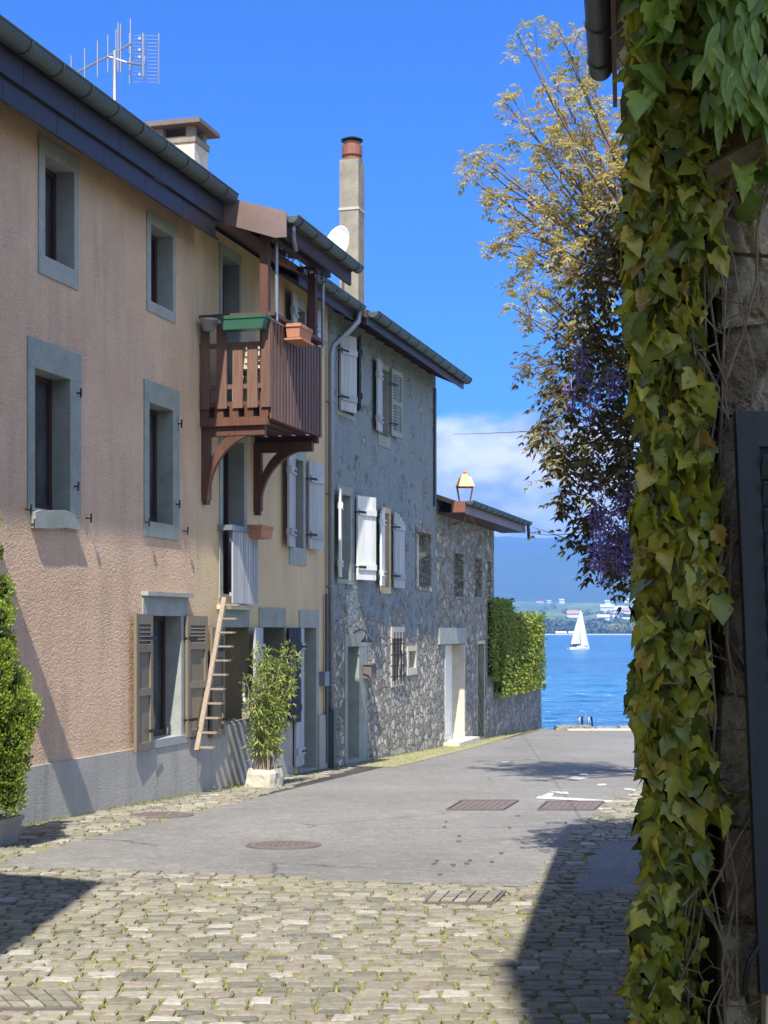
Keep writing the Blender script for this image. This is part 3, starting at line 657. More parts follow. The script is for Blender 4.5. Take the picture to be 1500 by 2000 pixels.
# balcony
b0,b1,BO = 20.62,22.72,.95
mb = MB(); mb.fbox(b0,b1,0,BO,FZ-.03,FZ+.03)
for i in range(5): o0 = .0+i*.205; mb.fbox(b0+.0,b1-.0,o0,o0+.12,FZ-.17,FZ-.031)
mb.fbox(b0,b0+.08,0,BO-.02,FZ-.28,FZ-.171); mb.fbox(b1-.08,b1,0,BO-.02,FZ-.28,FZ-.171)
bal = mb.build('balcony', M['brownwood'], H)
RT = Z(385,614)
mb = MB(); mb.fbox(b0-.01,b1+.01,BO-.02,BO+.07,RT-.05,RT); mb.fbox(b0-.03,b0+.06,0,BO-.021,RT-.05,RT); mb.fbox(b1-.06,b1+.03,0,BO-.021,RT-.05,RT); mb.build('handrail', M['brownwood'], bal)
mb = MB(); nb = 17; pw = (b1-b0)/nb
for i in range(nb): mb.fbox(b0+i*pw+.021,b0+(i+1)*pw-.021,BO,BO+.026,FZ-.20,RT-.10)
for z in (FZ+.18,RT-.2): mb.fbox(b0,b1,BO-.04,BO,z-.04,z+.04)
mb.build('front_boards', M['balconyboard'], bal)
mb = MB()
for i,(oa,ob,zt) in enumerate(((.02,.14,RT-.12),(.24,.38,RT-.12),(.46,.60,RT-.42),(.66,.80,RT-.42),(.85,.975,RT-.04))): mb.fbox(b0-.026,b0,oa,ob,FZ-.06,zt)
for z in (FZ+.22,RT-.40): mb.fbox(b0,b0+.04,0,BO-.05,z-.03,z+.03)
mb.build('side_boards', M['balconyboard'], bal)
mb = MB()
for i in range(5): mb.fbox(b1,b1+.026,.02+i*.19,.15+i*.19,FZ-.06,RT-.1)
mb.fbox(b1-.04,b1,0,BO-.05,RT-.43,RT-.37)
mb.build('side_boards', M['balconyboard'], bal)
for sp_ in (b0+.09,b1-.1):
    mb = MB(); mb.fbox(sp_-.055,sp_+.055,BO-.14,BO-.03,FZ-.1,ez(.93,-.26)-.003); mb.build('post', M['brownwood'], bal)
    mb = MB(); mb.tube([F(sp_+.02,BO+.06,RT-.1),F(sp_+.02,BO+.06,ZG-.1)], .024, 8); mb.build('rail_pole', M['zinc_light'], bal)
    st = .09
    mb = MB(); mb.fbox(sp_-st/2,sp_+st/2,0,.11,FZ-1.22,FZ-.261); mb.fbox(sp_-st/2,sp_+st/2,.11,BO-.08,FZ-.40,FZ-.261)
    pts = []
    for i in range(11):
        a = R(90)*i/10; pts.append((.13+.74*(1-math.cos(a))*1.0, FZ-1.16+.80*math.sin(a)))
    pts = [(.10+.76*(1-math.cos(R(90)*i/24)), FZ-1.17+.80*math.sin(R(90)*i/24)) for i in range(25)]; inn = [(.10+.76*(1-math.cos(R(90)*i/24))*.93-.055*(1-i/24), FZ-1.17+.80*math.sin(R(90)*i/24)+.13) for i in range(25)]
    for i in range(24):
        (oa,za),(ob,zb),(oc,zc),(od,zd) = pts[i],pts[i+1],inn[i+1],inn[i]
        if zc > FZ-.40: zc = FZ-.40
        if zd > FZ-.40: zd = FZ-.40
        if zc <= zb: zc = zb+.01
        if zd <= za: zd = za+.01
        mb.prism([F(sp_-st/2+.008,oa,za),F(sp_-st/2+.008,ob,zb),F(sp_-st/2+.008,oc,zc),F(sp_-st/2+.008,od,zd)], T*(st-.016))
    mb.fbox(sp_-st/2+.004,sp_+st/2-.004,.02,.09,FZ-1.28,FZ-1.22)
    mb.build('bracket', M['brownwood'], bal)
# french window rail
mb = MB(); j0,j1,JO = S(452,.16),S(502,.16),.16; z0,z1 = Z(452,1178,.16),Z(452,1036,.16)
for i in range(10): w = (j1-j0)/10; mb.fbox(j0+i*w+.006,j0+(i+1)*w-.012,JO,JO+.022,z0,z1)
for z in (z0+.12,z1-.12): mb.fbox(j0,j1,JO-.03,JO,z-.025,z+.025)
jl = mb.build('window_rail', M['shutgrey'], H)
mb = MB(); mb.fbox(j0-.04,j1+.02,JO-.04,JO+.05,z1+.0,z1+.07); mb.fbox(j0-.10,j0-.04,0,JO+.05,z1,z1+.07); mb.fbox(j1+.02,j1+.07,0,JO+.05,z1,z1+.07); mb.build('handrail', M['zinc_light'], jl)
mb = MB(); mb.fbox(j0-.12,j1,0,.12,z0-.08,z0-.02); mb.build('threshold', M['lightstone'], H)
# ------------------------------------------------------------------ grey rendered house
H = house('grey_house', 29, 'tall grey rubble house with pale plank shutters and a slim chimney'); holes = []
a = sz(659,690,655,800); W(H,*a, wl=.05,wr=.05,wt=.06,wb=.08,depth=.25); shutter(H,S(659)-.02,1,.52,Z(657,800),Z(657,650),14,M['shutgrey']); shutter(H,S(691),-1,.46,Z(691,806),Z(691,665),24,M['shutdark'])
a = sz(740,758,716,848); W(H,*a, wl=.08,wr=.12,wt=.10,wb=.2,depth=.32, smat=M['molasse']); shutter(H,a[0],-1,.46,Z(740,846),Z(740,708),6,M['shutgrey']); shutter(H,a[1]+.03,1,.55,Z(758,850),Z(758,720),6,M['molasse'],'louver')
a = sz(660,683,963,1130); W(H,*a, wl=.08,wr=.1,wt=.14,wb=.08,depth=.34, smat=M['molasse'], fmat=M['white']); shutter(H,a[0],-1,.46,Z(660,1128),Z(660,958),15,M['shutwhite']); shutter(H,S(692),1,.56,Z(692,1132),Z(692,968),18,M['shutwhite'],label='white plank shutter standing half open in the sun')
a = sz(745,759,1000,1146); W(H,*a, wl=.06,wr=.1,wt=.10,wb=.12,depth=.34, smat=M['yellow']); shutter(H,a[0],-1,.46,Z(745,1145),Z(745,992),8,M['shutwhite'],arch=True); shutter(H,S(764),1,.50,Z(764,1148),Z(764,1000),7,M['shutgrey'],arch=True)
a = sz(813,840,1037,1145); W(H,*a, wl=.07,wr=.12,wt=.12,wb=.08,depth=.24, smat=M['rubble'], fmat=M['white'])
gd = gz(0,26.5)
a = (S(678),S(700),gd+.08,Z(678,1263)); W(H,*a, wl=.16,wr=.5,wt=.22,wb=.12,depth=.36, smat=M['molasse'], glaze=False, mull=False, name='front_door', fmat=M['shutgrey'])
a = sz(765,785,1247,1332); wb_ = W(H,*a, wl=.06,wr=.14,wt=.22,wb=.1,depth=.34, smat=M['lightstone'])
gb_ = MB()
for i in range(4): s = a[0]+.04+(a[1]-a[0]-.08)*i/3; gb_.tube([F(s,.05,a[2]-.05),F(s,.05,a[3]+.12)],.011,6)
for i in range(4): z = a[2]+.1+(a[3]-a[2]-.2)*i/3; gb_.tube([F(a[0]-.06,.05,z),F(a[1]+.06,.05,z)],.010,6); gb_.tube([F(a[0]-.06,.05,z),F(a[0]-.06,-.02,z)],.010,6); gb_.tube([F(a[1]+.06,.05,z),F(a[1]+.06,-.02,z)],.010,6)
gb_.build('bars', M['iron'], wb_)
a = sz(798,811,1272,1305); W(H,*a, wl=.12,wr=.10,wt=.10,wb=.14,depth=.3, smat=M['lightstone'], mull=False)
wall(H, SB2, SB3, ZB, 6.84, holes, M['grey_wall'], 7.0, ztop=8.6)
mb = MB(); s,z = S(684),Z(684,1236); mb.tube([F(S(690),0,z),F(S(690),.12,z+.06),F(S(690),.22,z+.03),F(S(690),.24,z-.04)],.012,6); mb.lathe(F(S(690),.24,z-.16),[(.10,0),(.10,.02),(.05,.07),(.02,.13)],12); mb.build('wall_lamp', M['iron'], H)
mb = MB(); mb.fbox(S(708),S(718),.0,.16,Z(708,1325),Z(708,1299)); mb.fbox(S(708)-.02,S(718)+.02,-.0,.18,Z(708,1299),Z(708,1299)+.03); mb.build('letter_box', M['rust'], H)
rf = roof(H, SB2+.13, S(918,.7), .58, 6.70, 7.0, 24)
k = math.tan(R(24)); s = SB2+.3
while s < S(918,.8)-.2:
    mb = MB(); mb.prism([F(s,.55,6.60),F(s,0,6.60+.55*k),F(s,0,6.50+.55*k),F(s,.55,6.50)], T*.10); mb.build('rafter', M['darkwood'], H); s += .62
gutter(H, SB2+.35, S(918,.72), .66, 6.71, .095)
mb = MB(); mb.fbox(SB2+.3,S(918,.72),.555,.585,6.50,6.74); mb.build('fascia', M['brownmetal'], H)
mb = MB(); s1 = S(846,.06); mb.tube([F(s1+.25,.04,6.5),F(s1+.25,.04,Z(850,990))],.03,8); mb.build('downpipe', M['zinc'], H)
# slim chimney with an iron hood
c = F(30.7,-1.0,0); mb = MB(); mb.fbox(30.5,30.9,-1.22,-.84,6.6,10.58); mb.build('chimney', M['chimneyconc'], rf)
mb = MB()
for z in (7.45,9.6): mb.fbox(30.485,30.915,-1.235,-.825,z,z+.05)
mb.build('chimney_strap', M['plinth'], rf)
mb = MB(); cc = F(30.7,-1.03,10.58); mb.lathe(cc, [(.20,0),(.20,.05),(.17,.06),(.17,.10),(.20,.11),(.20,.30),(.16,.32),(.16,.38)], 16); mb.build('chimney_hood', M['rustred'], rf)
mb = MB(); mb.lathe(cc+UP*.40, [(.21,0),(.22,.02),(.10,.07),(.02,.08)], 16)
for i in range(4): a = i*1.57; mb.tube([cc+UP*.36+Vector((.13*math.cos(a),.13*math.sin(a),0)),cc+UP*.42+Vector((.13*math.cos(a),.13*math.sin(a),0))],.012,5)
mb.build('chimney_lid', M['iron'], rf)
# ------------------------------------------------------------------ low stone house and terrace wall
H = house('stone_house', 36, 'low rubble stone house with slit windows and a deep brown eave'); holes = []
for q in ((888,904,1080,1165),(927,940,1088,1166)):
    W(H,*sz(*q), wl=.03,wr=.05,wt=.05,wb=.05,depth=.24, smat=M['rubble'])
W(H,*sz(951,959,1096,1160), wl=.03,wr=.04,wt=.05,wb=.05,depth=.2, smat=M['rubble'])
gd = gz(0,33.5)
W(H,S(869),S(906),gd+.05,Z(869,1260), wl=.02,wr=.08,wt=.0,wb=.1,depth=.27, smat=M['lightstone'], glaze=False, mull=False, name='white_door', fmat=M['white'])
W(H,S(932),S(945),gd-.05,Z(932,1258), wl=.02,wr=.02,wt=.08,wb=.1,depth=.25, smat=M['lightstone'], glaze=False, mull=False, name='side_door', fmat=M['molasse'])
wall(H, SB3, SB4, ZB, 4.25, holes, M['rubble'], 7.0, ztop=5.6)
mb = MB(); mb.fbox(S(855),S(907),-.02,.05,Z(869,1258)+.0,Z(869,1226)); mb.build('lintel', M['greystone'], H)
mb = MB(); mb.fbox(S(868)-.1,S(908),.0,.35,gd-.2,gd+.10); mb.build('doorstep', M['lightstone'], H)
SR = SB4+.9
rf = roof(H, SB3+.05, SR, .60, 4.12, 7.0, 20)
mb = MB()
for i in range(5): mb.fbox(SB3+.06,SR-.02,.01+i*.115,.12+i*.115,3.93,3.955)
mb.build('soffit', M['darkwood'], H)
mb = MB(); mb.fbox(SB3+.05,SR,.585,.615,3.92,4.16); mb.build('fascia', M['fascia_pale'], H)
mb = MB(); mb.fbox(SB3-.02,SB3+.04,.34,.63,3.94,4.17); mb.build('verge_board', M['rustred'], H)
gutter(H, SB3+.1, SR+.05, .70, 4.18, .08)
mb = MB(); mb.tube([F(SR-.1,.70,4.12),F(SR-.05,.70,3.98),F(SR+.1,.68,3.85),F(SR+.2,.66,3.80)],.04,8); mb.build('gutter_outlet', M['brownmetal'], H, True)
# terrace wall
SW1 = S(1057)
t = thing('terrace_wall', F(42,0,gz(0,40)), 'sloping topped rubble wall carrying a clipped hedge', 'wall', FROT)
mb = MB(); zt = [(SB4,Z(965,1278)),(S(990),Z(990,1292)),(S(1020),Z(1020,1312)),(SW1,Z(1057,1338))]; z0 = -2.4
v = []; f = []
for s,z in zt: v += [F(s,.02,z0),F(s,.0,z),F(s,-.6,z+.02),F(s,-.6,z0)]
for i in range(3):
    b = i*4; f += [(b,b+4,b+5,b+1),(b+1,b+5,b+6,b+2),(b+2,b+6,b+7,b+3)]
f += [(0,1,2,3),(12,15,14,13)]; mb.add(v,f)
mb.fbox(SW1-.6,SW1,-7,-.601,z0,Z(1057,1338)); mb.build('wall', M['rubble_low'], t)
# ------------------------------------------------------------------ leaves
def lance(mb, p, d, nrm, l, w, droop=.0):                 # a pointed leaf folded along its midrib
    sd = d.cross(nrm).normalized()*w; m = p+d*l*.45+nrm*(-.12*l); e = p+d*l-UP*droop*l
    mb.add([p, m+sd+nrm*.1*l, e, m-sd+nrm*.1*l, m], [(0,4,2,1),(0,3,2,4)])
def drooping(mb, p, d, nrm, l, w, bend):                  # a long narrow blade with a rounded outline that bends over
    sd = d.cross(nrm).normalized(); rows = [(0,.15),(.18,.75),(.4,1),(.65,.8),(.85,.4),(1,.02)]; vs = []
    for t,k in rows:
        c = p+d*(l*t)-nrm*(bend*l*t*t); vs += [c-sd*w*k+nrm*.12*w*k, c-nrm*.25*w*k, c+sd*w*k+nrm*.12*w*k]
    mb.add(vs, [(3*i+j,3*i+j+1,3*i+j+4,3*i+j+3) for i in range(5) for j in (0,1)])
LOBE = [(0,0),(.24,-.11),(.44,.02),(.60,.30),(.40,.36),(.46,.62),(.25,.64),(.17,.86),(0,1.18)]
def lobed(mb, p, d, nrm, l, r):
    sd = d.cross(nrm).normalized(); k = r.uniform(.05,.45); curl = r.uniform(.05,.6); tw = r.uniform(-.35,.35); kx = r.uniform(.62,1.05)
    def q(x,y): return p+sd*(x*l*kx)+d*(y*l)+nrm*(l*(k*abs(x)-curl*y*y+tw*x*y))
    n = len(LOBE); vs = [q(x,y) for x,y in LOBE]+[q(-x*r.uniform(.85,1.15),y+r.uniform(-.05,.05)) for x,y in LOBE[1:-1]]+[q(0,.34),q(0,.68)]
    m1, m2 = len(vs)-2, len(vs)-1; L = lambda i: n+i-1
    mb.add(vs, [(0,1,2,3,m1),(m1,3,4,5,m2),(m2,5,6,7,8),(0,m1,L(3),L(2),L(1)),(m1,m2,L(5),L(4),L(3)),(m2,8,L(7),L(6),L(5))])
def rv(r): 
    while True:
        v = Vector((r.uniform(-1,1),r.uniform(-1,1),r.uniform(-1,1)))
        if .05 < v.length < 1: return v.normalized()
def pinnate(mb, p, d, l, n, ll, r, w=.28):
    nrm = (UP - d*d.dot(UP)); nrm = nrm.normalized() if nrm.length > .05 else d.orthogonal().normalized()
    sd = d.cross(nrm)
    for i in range(n):
        t = .25+.75*i/max(1,n-1); q = p+d*(l*t)-UP*(l*.35*t*t)
        for sg in (-1,1):
            dd = (sd*sg+d*.55-UP*r.uniform(.15,.7)).normalized(); lance(mb, q, dd, (nrm+rv(r)*.3).normalized(), ll*r.uniform(.75,1.15), ll*w*.6, .12)
    e = p+d*l-UP*(l*.35); lance(mb, e, (d-UP*.6).normalized(), nrm, ll, ll*w*.6, .1)
# ------------------------------------------------------------------ things on and by the houses
def planter_box(name, p, lx, ly, h, mat, rz, label, cat, single=True):
    c,s = math.cos(rz), math.sin(rz); ex = Vector((c,s,0)); ey = Vector((-s,c,0)); t = None if single else thing(name, p, label, cat, rz)
    mb = MB(); b = [p+ex*(a*lx*.46)+ey*(e*ly*.42) for a,e in ((-1,-1),(1,-1),(1,1),(-1,1))]; u = [p+UP*h+ex*(a*lx*.5)+ey*(e*ly*.5) for a,e in ((-1,-1),(1,-1),(1,1),(-1,1))]
    i_ = [p+UP*(h-.03)+ex*(a*lx*.45)+ey*(e*ly*.42) for a,e in ((-1,-1),(1,-1),(1,1),(-1,1))]
    mb.add(b+u+i_, [(0,3,2,1),(0,1,5,4),(1,2,6,5),(2,3,7,6),(3,0,4,7),(4,5,9,8),(5,6,10,9),(6,7,11,10),(7,4,8,11),(8,9,10,11)])
    for z in (h-.035,): 
        for a,e,hx,hy in ((0,-1,lx*.5+.006,.008),(0,1,lx*.5+.006,.008),(-1,0,.008,ly*.5+.006),(1,0,.008,ly*.5+.006)): mb.obox(p+UP*(z+.02)+ex*(a*lx*.5)+ey*(e*ly*.5), ex*hx, ey*hy, UP*.022)
    if single: return one(mb, name, mat, p, label, cat, rz=rz)
    mb.build('trough', mat, t); return t
RT = Z(385,614)
x0 = S(560,1.07)
t = planter_box('flower_box', F(21.35,1.10,RT-.24), .50, .2, .17, M['terracotta'], FROT, 'terracotta flower box hung on the long front of the balcony', 'flower box', False)
mb = MB(); mb.obox(F(21.35,1.10,RT-.265), T*.26, NV*.12, UP*.012); mb.build('saucer', M['terracotta'], t)
t = planter_box('flower_box', F(20.52,.66,RT-.24), .20, .62, .17, M['greenplastic'], FROT, 'green plastic flower box on the end rail of the balcony', 'flower box')
mb = MB(); mb.lathe(F(20.54,.16,RT-.22), [(.07,0),(.11,.12),(.12,.12),(.12,.15),(.10,.15),(.09,.12)], 16); one(mb, 'hanging_pot', M['shutgrey'], F(20.54,.16,RT-.22), 'small pale round pot at the wall end of the balcony rail', 'pot', smooth=True)
t = planter_box('flower_box', F(S(505,.24),.27,Z(505,1052,.24)), .46, .2, .17, M['terracotta'], FROT, 'terracotta flower box on the rail of the lower french window', 'flower box')
for p,lab,col in ((F(21.1,.55,FZ+.03),'white wooden folding chair behind the balcony boards',M['lightstone']),):
    t = thing('folding_chair', p, lab, 'chair', FROT)
    mb = MB(); mb.obox(p+UP*.45, T*.2, NV*.2, UP*.012); mb.build('seat', col, t)
    mb = MB()
    for k in range(4): mb.obox(p+T*.2+UP*(.55+.09*k), T*.01, NV*.2, UP*.03)
    for sg in (-1,1): mb.bar(p+T*.21+NV*.2*sg+UP*.0, p+T*.21+NV*.2*sg+UP*.88, .03,.03)
    mb.build('backrest', col, t)
    mb = MB()
    for sg in (-1,1): mb.bar(p-T*.18+NV*.2*sg, p-T*.18+NV*.2*sg+UP*.45,.03,.03)
    mb.build('legs', col, t)
p = F(20.75,.72,FZ+.55); mb = MB(); r = random.Random(4)
for i in range(9):
    a = i*.7; mb.prism([p, p+NV*.05*math.cos(a-.2)+UP*.05*math.sin(a-.2), p+NV*.15*math.cos(a)+UP*.15*math.sin(a), p+NV*.05*math.cos(a+.2)+UP*.05*math.sin(a+.2)], T*.01)
mb.tube([F(20.755,.72,FZ+.03),p],.008,5)
M['magenta'] = simple('magenta_foil', (.55,.03,.28), .5, .1, 5, 0)
one(mb, 'pinwheel', M['magenta'], F(20.75,.72,FZ+.03), 'magenta pinwheel behind the balcony end boards', 'pinwheel')
mb = MB(); r = random.Random(2)
pts = [F(SB1+.35+i*.16, 1.05+.02*math.sin(i*2), ZG-.20-.07*abs(math.sin(i*.75))) for i in range(18)]
t = thing('string_lights', pts[0], 'string of small clear bulbs under the balcony roof', 'string lights')
mb.tube(pts, .005, 4); mb.build('cable', M['iron'], t)
mb = MB()
for p in pts: mb.lathe(p-UP*.04, [(.004,0),(.014,.012),(.013,.026),(.004,.04)], 8)
mb.build('bulbs', M['alu'], t)
# cat ladder
A = F(S(382,.1), .12, Z(382,1466,.1)); B = F(S(436,.1), .12, Z(436,1168,.1))
t = thing('cat_ladder', A, 'thin slanting cat ladder of short boards climbing to the french window', 'cat ladder', FROT)
mb = MB(); mb.bar(A, B, .05, .06, NV); mb.build('stile', M['ladderwood'], t)
for i in range(11):
    q = A.lerp(B, .02+.97*i/10.4)+NV*.115+T*.02; mb = MB(); mb.obox(q, T*.05, NV*.105, UP*.011); mb.build('step', M['ladderwood'], t)
# antenna
mp = F(20.2,-1.0,0); mz0, mz1 = 6.95, CZ+(1230-105)/3000*19.8
t = thing('tv_antenna', mp+UP*mz0, 'tall roof mast with two television antennas beside the wide chimney', 'antenna', 0)
mb = MB(); mb.tube([mp+UP*mz0, mp+UP*mz1], .028, 8); mb.tube([mp+UP*(mz0+.05), mp+UP*(mz0+.9)],.04,8); mb.build('mast', M['alu'], t, True)
yd = 19.7
def AP(px,py): return P(px,py,mp.y)
mb = MB(); mb.tube([AP(140,147),AP(212,110),AP(258,84)], .014, 6)
for px,yt,yb in ((140,110,152),(166,95,163),(191,80,151),(211,68,142),(227,58,136),(231,45,140),(236,47,142),(255,37,130)):
    d = Vector((0,rc.uniform(-.02,.02),0)); mb.tube([AP(px,yt)+d,AP(px,yb)+d], .011, 5)
mb.tube([AP(210,110)+UP*.0,AP(247,122)],.012,5); mb.build('long_aerial', M['alu'], t)
mb = MB()
for i in range(14):
    py = 62+i*7.0; a = AP(252,py); b = AP(309,py+7); mb.tube([a+Vector((0,.12,0)),b+Vector((0,.02,0))], .004, 4)
for px in (251,309): mb.tube([AP(px,60)+Vector((0,.08,0)),AP(px,160)+Vector((0,.08,0))],.009,5)
mb.tube([AP(280,65),AP(280,150)],.018,6); mb.tube([AP(248,122),AP(282,127),AP(283,110)],.015,6)
for py in (76,98,112,146): mb.obox(AP(273,py), Vector((.016,0,0)), Vector((0,.02,0)), Vector((0,0,.016)))
mb.build('panel_aerial', M['alu'], t)
mb = MB(); mb.obox(mp+UP*(mz0+1.02)+Vector((.07,0,0)), Vector((.035,0,0)), Vector((0,.03,0)), Vector((0,0,.06))); mb.build('amplifier', M['white'], t)
mb = MB(); mb.tube([mp+UP*(mz0+.95), mp+T*2.3-NV*.2+UP*(mz0+.55)], .006,4); mb.tube([mp+UP*(mz0+1.25), mp-T*1.3+UP*(mz0+.3)], .006,4); mb.build('guy_wire', M['alu'], t)
# satellite dish
dc = P(657,478,27.0); ax = Vector((-.72,-.66,.16)).normalized()
t = thing('satellite_dish', dc-UP*.9, 'white satellite dish in front of the slim chimney', 'satellite dish')
mb = MB(); mb.lathe(dc, [(.335,0),(.34,.006),(.26,-.04),(.14,-.075),(.01,-.09)][::-1], 28, ax); mb.build('reflector', M['white'], t, True)
mb = MB(); mb.tube([dc-ax*.08, dc-ax*.16-UP*.1, dc-ax*.16-UP*.9], .022, 8); mb.build('mount', M['zinc'], t)
mb = MB(); mb.tube([dc-UP*.25, dc+ax*.32-UP*.12], .010, 6); mb.obox(dc+ax*.34-UP*.1, Vector((.03,0,0)), Vector((0,.03,0)), Vector((0,0,.03))); mb.build('feed_arm', M['zinc'], t)
# lantern
lc = P(908,988,32.3); t = thing('street_lantern', lc-UP*.35, 'copper capped four sided street lantern on a wall bracket', 'street lamp')
mb = MB(); hw0,hw1,hh = .095,.165,.40
def sq(h,z): return [lc+Vector((a*h,b*h,z)) for a,b in ((-1,-1),(1,-1),(1,1),(-1,1))]
lo, hi = sq(hw0,.0), sq(hw1,hh)
for i in range(4): mb.tube([lo[i],hi[i]],.011,5); mb.tube([lo[i],lo[(i+1)%4]],.013,5); mb.tube([hi[i],hi[(i+1)%4]],.014,5)
mb.build('frame', M['rustred'], t)
mb = MB(); a,b,c,d = sq(.19,hh),sq(.115,hh+.20),sq(.06,hh+.22),sq(.03,hh+.27)
v = a+b+c+d; f = []
for k in range(3): f += [(k*4+i,k*4+(i+1)%4,k*4+4+(i+1)%4,k*4+4+i) for i in range(4)]
mb.add(v, f+[(3,2,1,0),(12,13,14,15)]); mb.lathe(lc+UP*(hh+.27), [(.02,0),(.045,.03),(.02,.06),(.005,.08)], 10); mb.build('cap', M['orange'], t)
mb = MB(); wp = F(S(885),.02,lc.z-.30); mb.tube([wp, lc-UP*.30, lc-UP*.12, lc-UP*.0], .016, 6)
mb.tube([lc-UP*.30+Vector((-.1-.09*math.cos(a),0,.10*math.sin(a)+.06)) for a in [i*.45 for i in range(14)]], .008, 5)
mb.tube([lc-UP*.02, lc+Vector((.25,.5,-.35)), lc+Vector((.4,1.2,-.55))], .008, 5); mb.build('bracket', M['rustred'], t)
# stone trough with bamboo
gx_, gy_ = G(517,1536); gz_ = gz(gx_,gy_); r = random.Random(11)
mb = MB(); c = Vector((gx_,gy_,gz_)); nx,ny,nzv = 8,5,4; vs=[]; lx,ly,lh = .29,.20,.25
def blob(u,v,w):
    p = Vector((u*lx,v*ly,w*lh)); n = mnoise.noise(p*9)*.02; return c+T*(p.x+n)+NV*(p.y+n*1.2)+UP*(p.z+n*.6)
for w in range(nzv+1):
    for a in range(24):
        th = a/24*2*math.pi; cu,cv = math.cos(th), math.sin(th); m = (abs(cu)**5+abs(cv)**5)**(-1/5); k = 1 if w < nzv else .94
        vs.append(blob(cu*m*k, cv*m*k, w/nzv-(.1 if w==0 else 0)))
for a in range(24):
    th = a/24*2*math.pi; cu,cv = math.cos(th), math.sin(th); m = (abs(cu)**5+abs(cv)**5)**(-1/5); vs.append(blob(cu*m*.8, cv*m*.72, .86))
fs = [(w*24+a,w*24+(a+1)%24,(w+1)*24+(a+1)%24,(w+1)*24+a) for w in range(nzv+1) for a in range(24)]+[tuple(range(120,144))]
mb.add(vs,fs); one(mb, 'stone_trough', M['lightstone'], c, 'rough pale stone trough at the foot of the yellow house', 'planter', rz=FROT)
t = thing('bamboo', c+UP*.2, 'bushy young bamboo growing in the pale stone trough', 'bamboo plant')
mb = MB(); lf = MB()
for i in range(30):
    a = r.uniform(0,6.28); rad = r.uniform(0,.16); p0 = c+T*(rad*math.cos(a)*1.2)+NV*(rad*math.sin(a))+UP*.2
    hgt = r.choice((1.0,1.2,1.4,1.5,1.75)) * r.uniform(.75,1.08); ln = Vector((math.cos(a),math.sin(a),0))*r.uniform(.05,.42)+Vector((.06,0,0))
    pts = [p0+UP*(hgt*k/6)+ln*((k/6)**1.7) for k in range(7)]; mb.tube(pts, [.009-.001*k for k in range(7)], 5)
    for k in range(int(34*hgt)):
        u = r.uniform(.10,1)**.75; j = min(5,int(u*6)); q = pts[j].lerp(pts[j+1], u*6-j); d = rv(r); d.z = d.z*.5+.1
        q2 = q+d*r.uniform(.02,.17)*(1.1-.5*u)
        if r.random()<.35: mb.tube([q,q2],.002,3,False)
        for _ in range(3):
            dd = (d*.6+rv(r)*.8-UP*.15).normalized(); lance(lf, q2, dd, (UP+rv(r)*.7).normalized(), r.uniform(.06,.125), .010, .1)
mb.build('canes', M['ladderwood'], t); lf.build('leaves', M['bamboo'], t)
for px,py0,py1,lab in ((468,1338,1400,'slim white stake leaning beside the bamboo'),):
    a = F(S(462),.12,Z(462,1395)); mb = MB(); mb.tube([a,F(S(465),.08,Z(465,1335))],.02,6); one(mb,'garden_stake',M['white'],a,lab,'stake')
# conifer at the left edge
cx,cy = -3.50,13.35; cz = gz(cx,cy); r = random.Random(5)
t = thing('potted_conifer', Vector((cx,cy,cz)), 'bright green lobed conifer in a low tub before the pink house', 'conifer')
mb = MB(); mb.tube([(cx,cy,cz+.0),(cx+.02,cy,cz+.5),(cx,cy,cz+1.6)],[.06,.05,.03],8); mb.build('trunk', M['bark'], t)
lobes = []
prof = [(0.42,.40,.26),(0.62,.44,.28),(.86,.46,.28),(1.05,.50,.30),(1.28,.38,.28),(1.5,.36,.26),(1.75,.30,.24),(2.0,.27,.22),(2.25,.22,.2),(2.5,.17,.18),(2.75,.10,.15)]
for h,rad,sz_ in prof:
    rad *= .88; sz_ *= .85; h *= 1.15
    n = max(3,int(rad*16))
    for i in range(n):
        a = 6.28*i/n+r.uniform(-.3,.3)+h*2; lobes.append((Vector((cx+math.cos(a)*rad*.72,cy+math.sin(a)*rad*.72,cz+h+r.uniform(-.06,.06))), sz_*r.uniform(.72,1.05)*(.6+rad*.8)))
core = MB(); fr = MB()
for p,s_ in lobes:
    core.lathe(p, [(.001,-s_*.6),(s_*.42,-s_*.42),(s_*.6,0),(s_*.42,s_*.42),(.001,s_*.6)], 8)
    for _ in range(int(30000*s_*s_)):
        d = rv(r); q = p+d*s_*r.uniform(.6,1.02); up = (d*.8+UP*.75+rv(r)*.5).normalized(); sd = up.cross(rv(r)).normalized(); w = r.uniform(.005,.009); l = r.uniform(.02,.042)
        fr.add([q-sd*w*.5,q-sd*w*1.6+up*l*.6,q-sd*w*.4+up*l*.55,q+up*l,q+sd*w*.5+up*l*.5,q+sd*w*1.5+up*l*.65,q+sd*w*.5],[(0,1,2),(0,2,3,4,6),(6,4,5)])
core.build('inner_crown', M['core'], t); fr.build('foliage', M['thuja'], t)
mb = MB(); px_,py_ = -3.36,14.05; pz = gz(px_,py_)
t = planter_box('planter_tub', Vector((-3.55,13.5,cz)), .62,.5,.24, M['plinth'], FROT, 'low grey tub under the lobed conifer', 'planter')
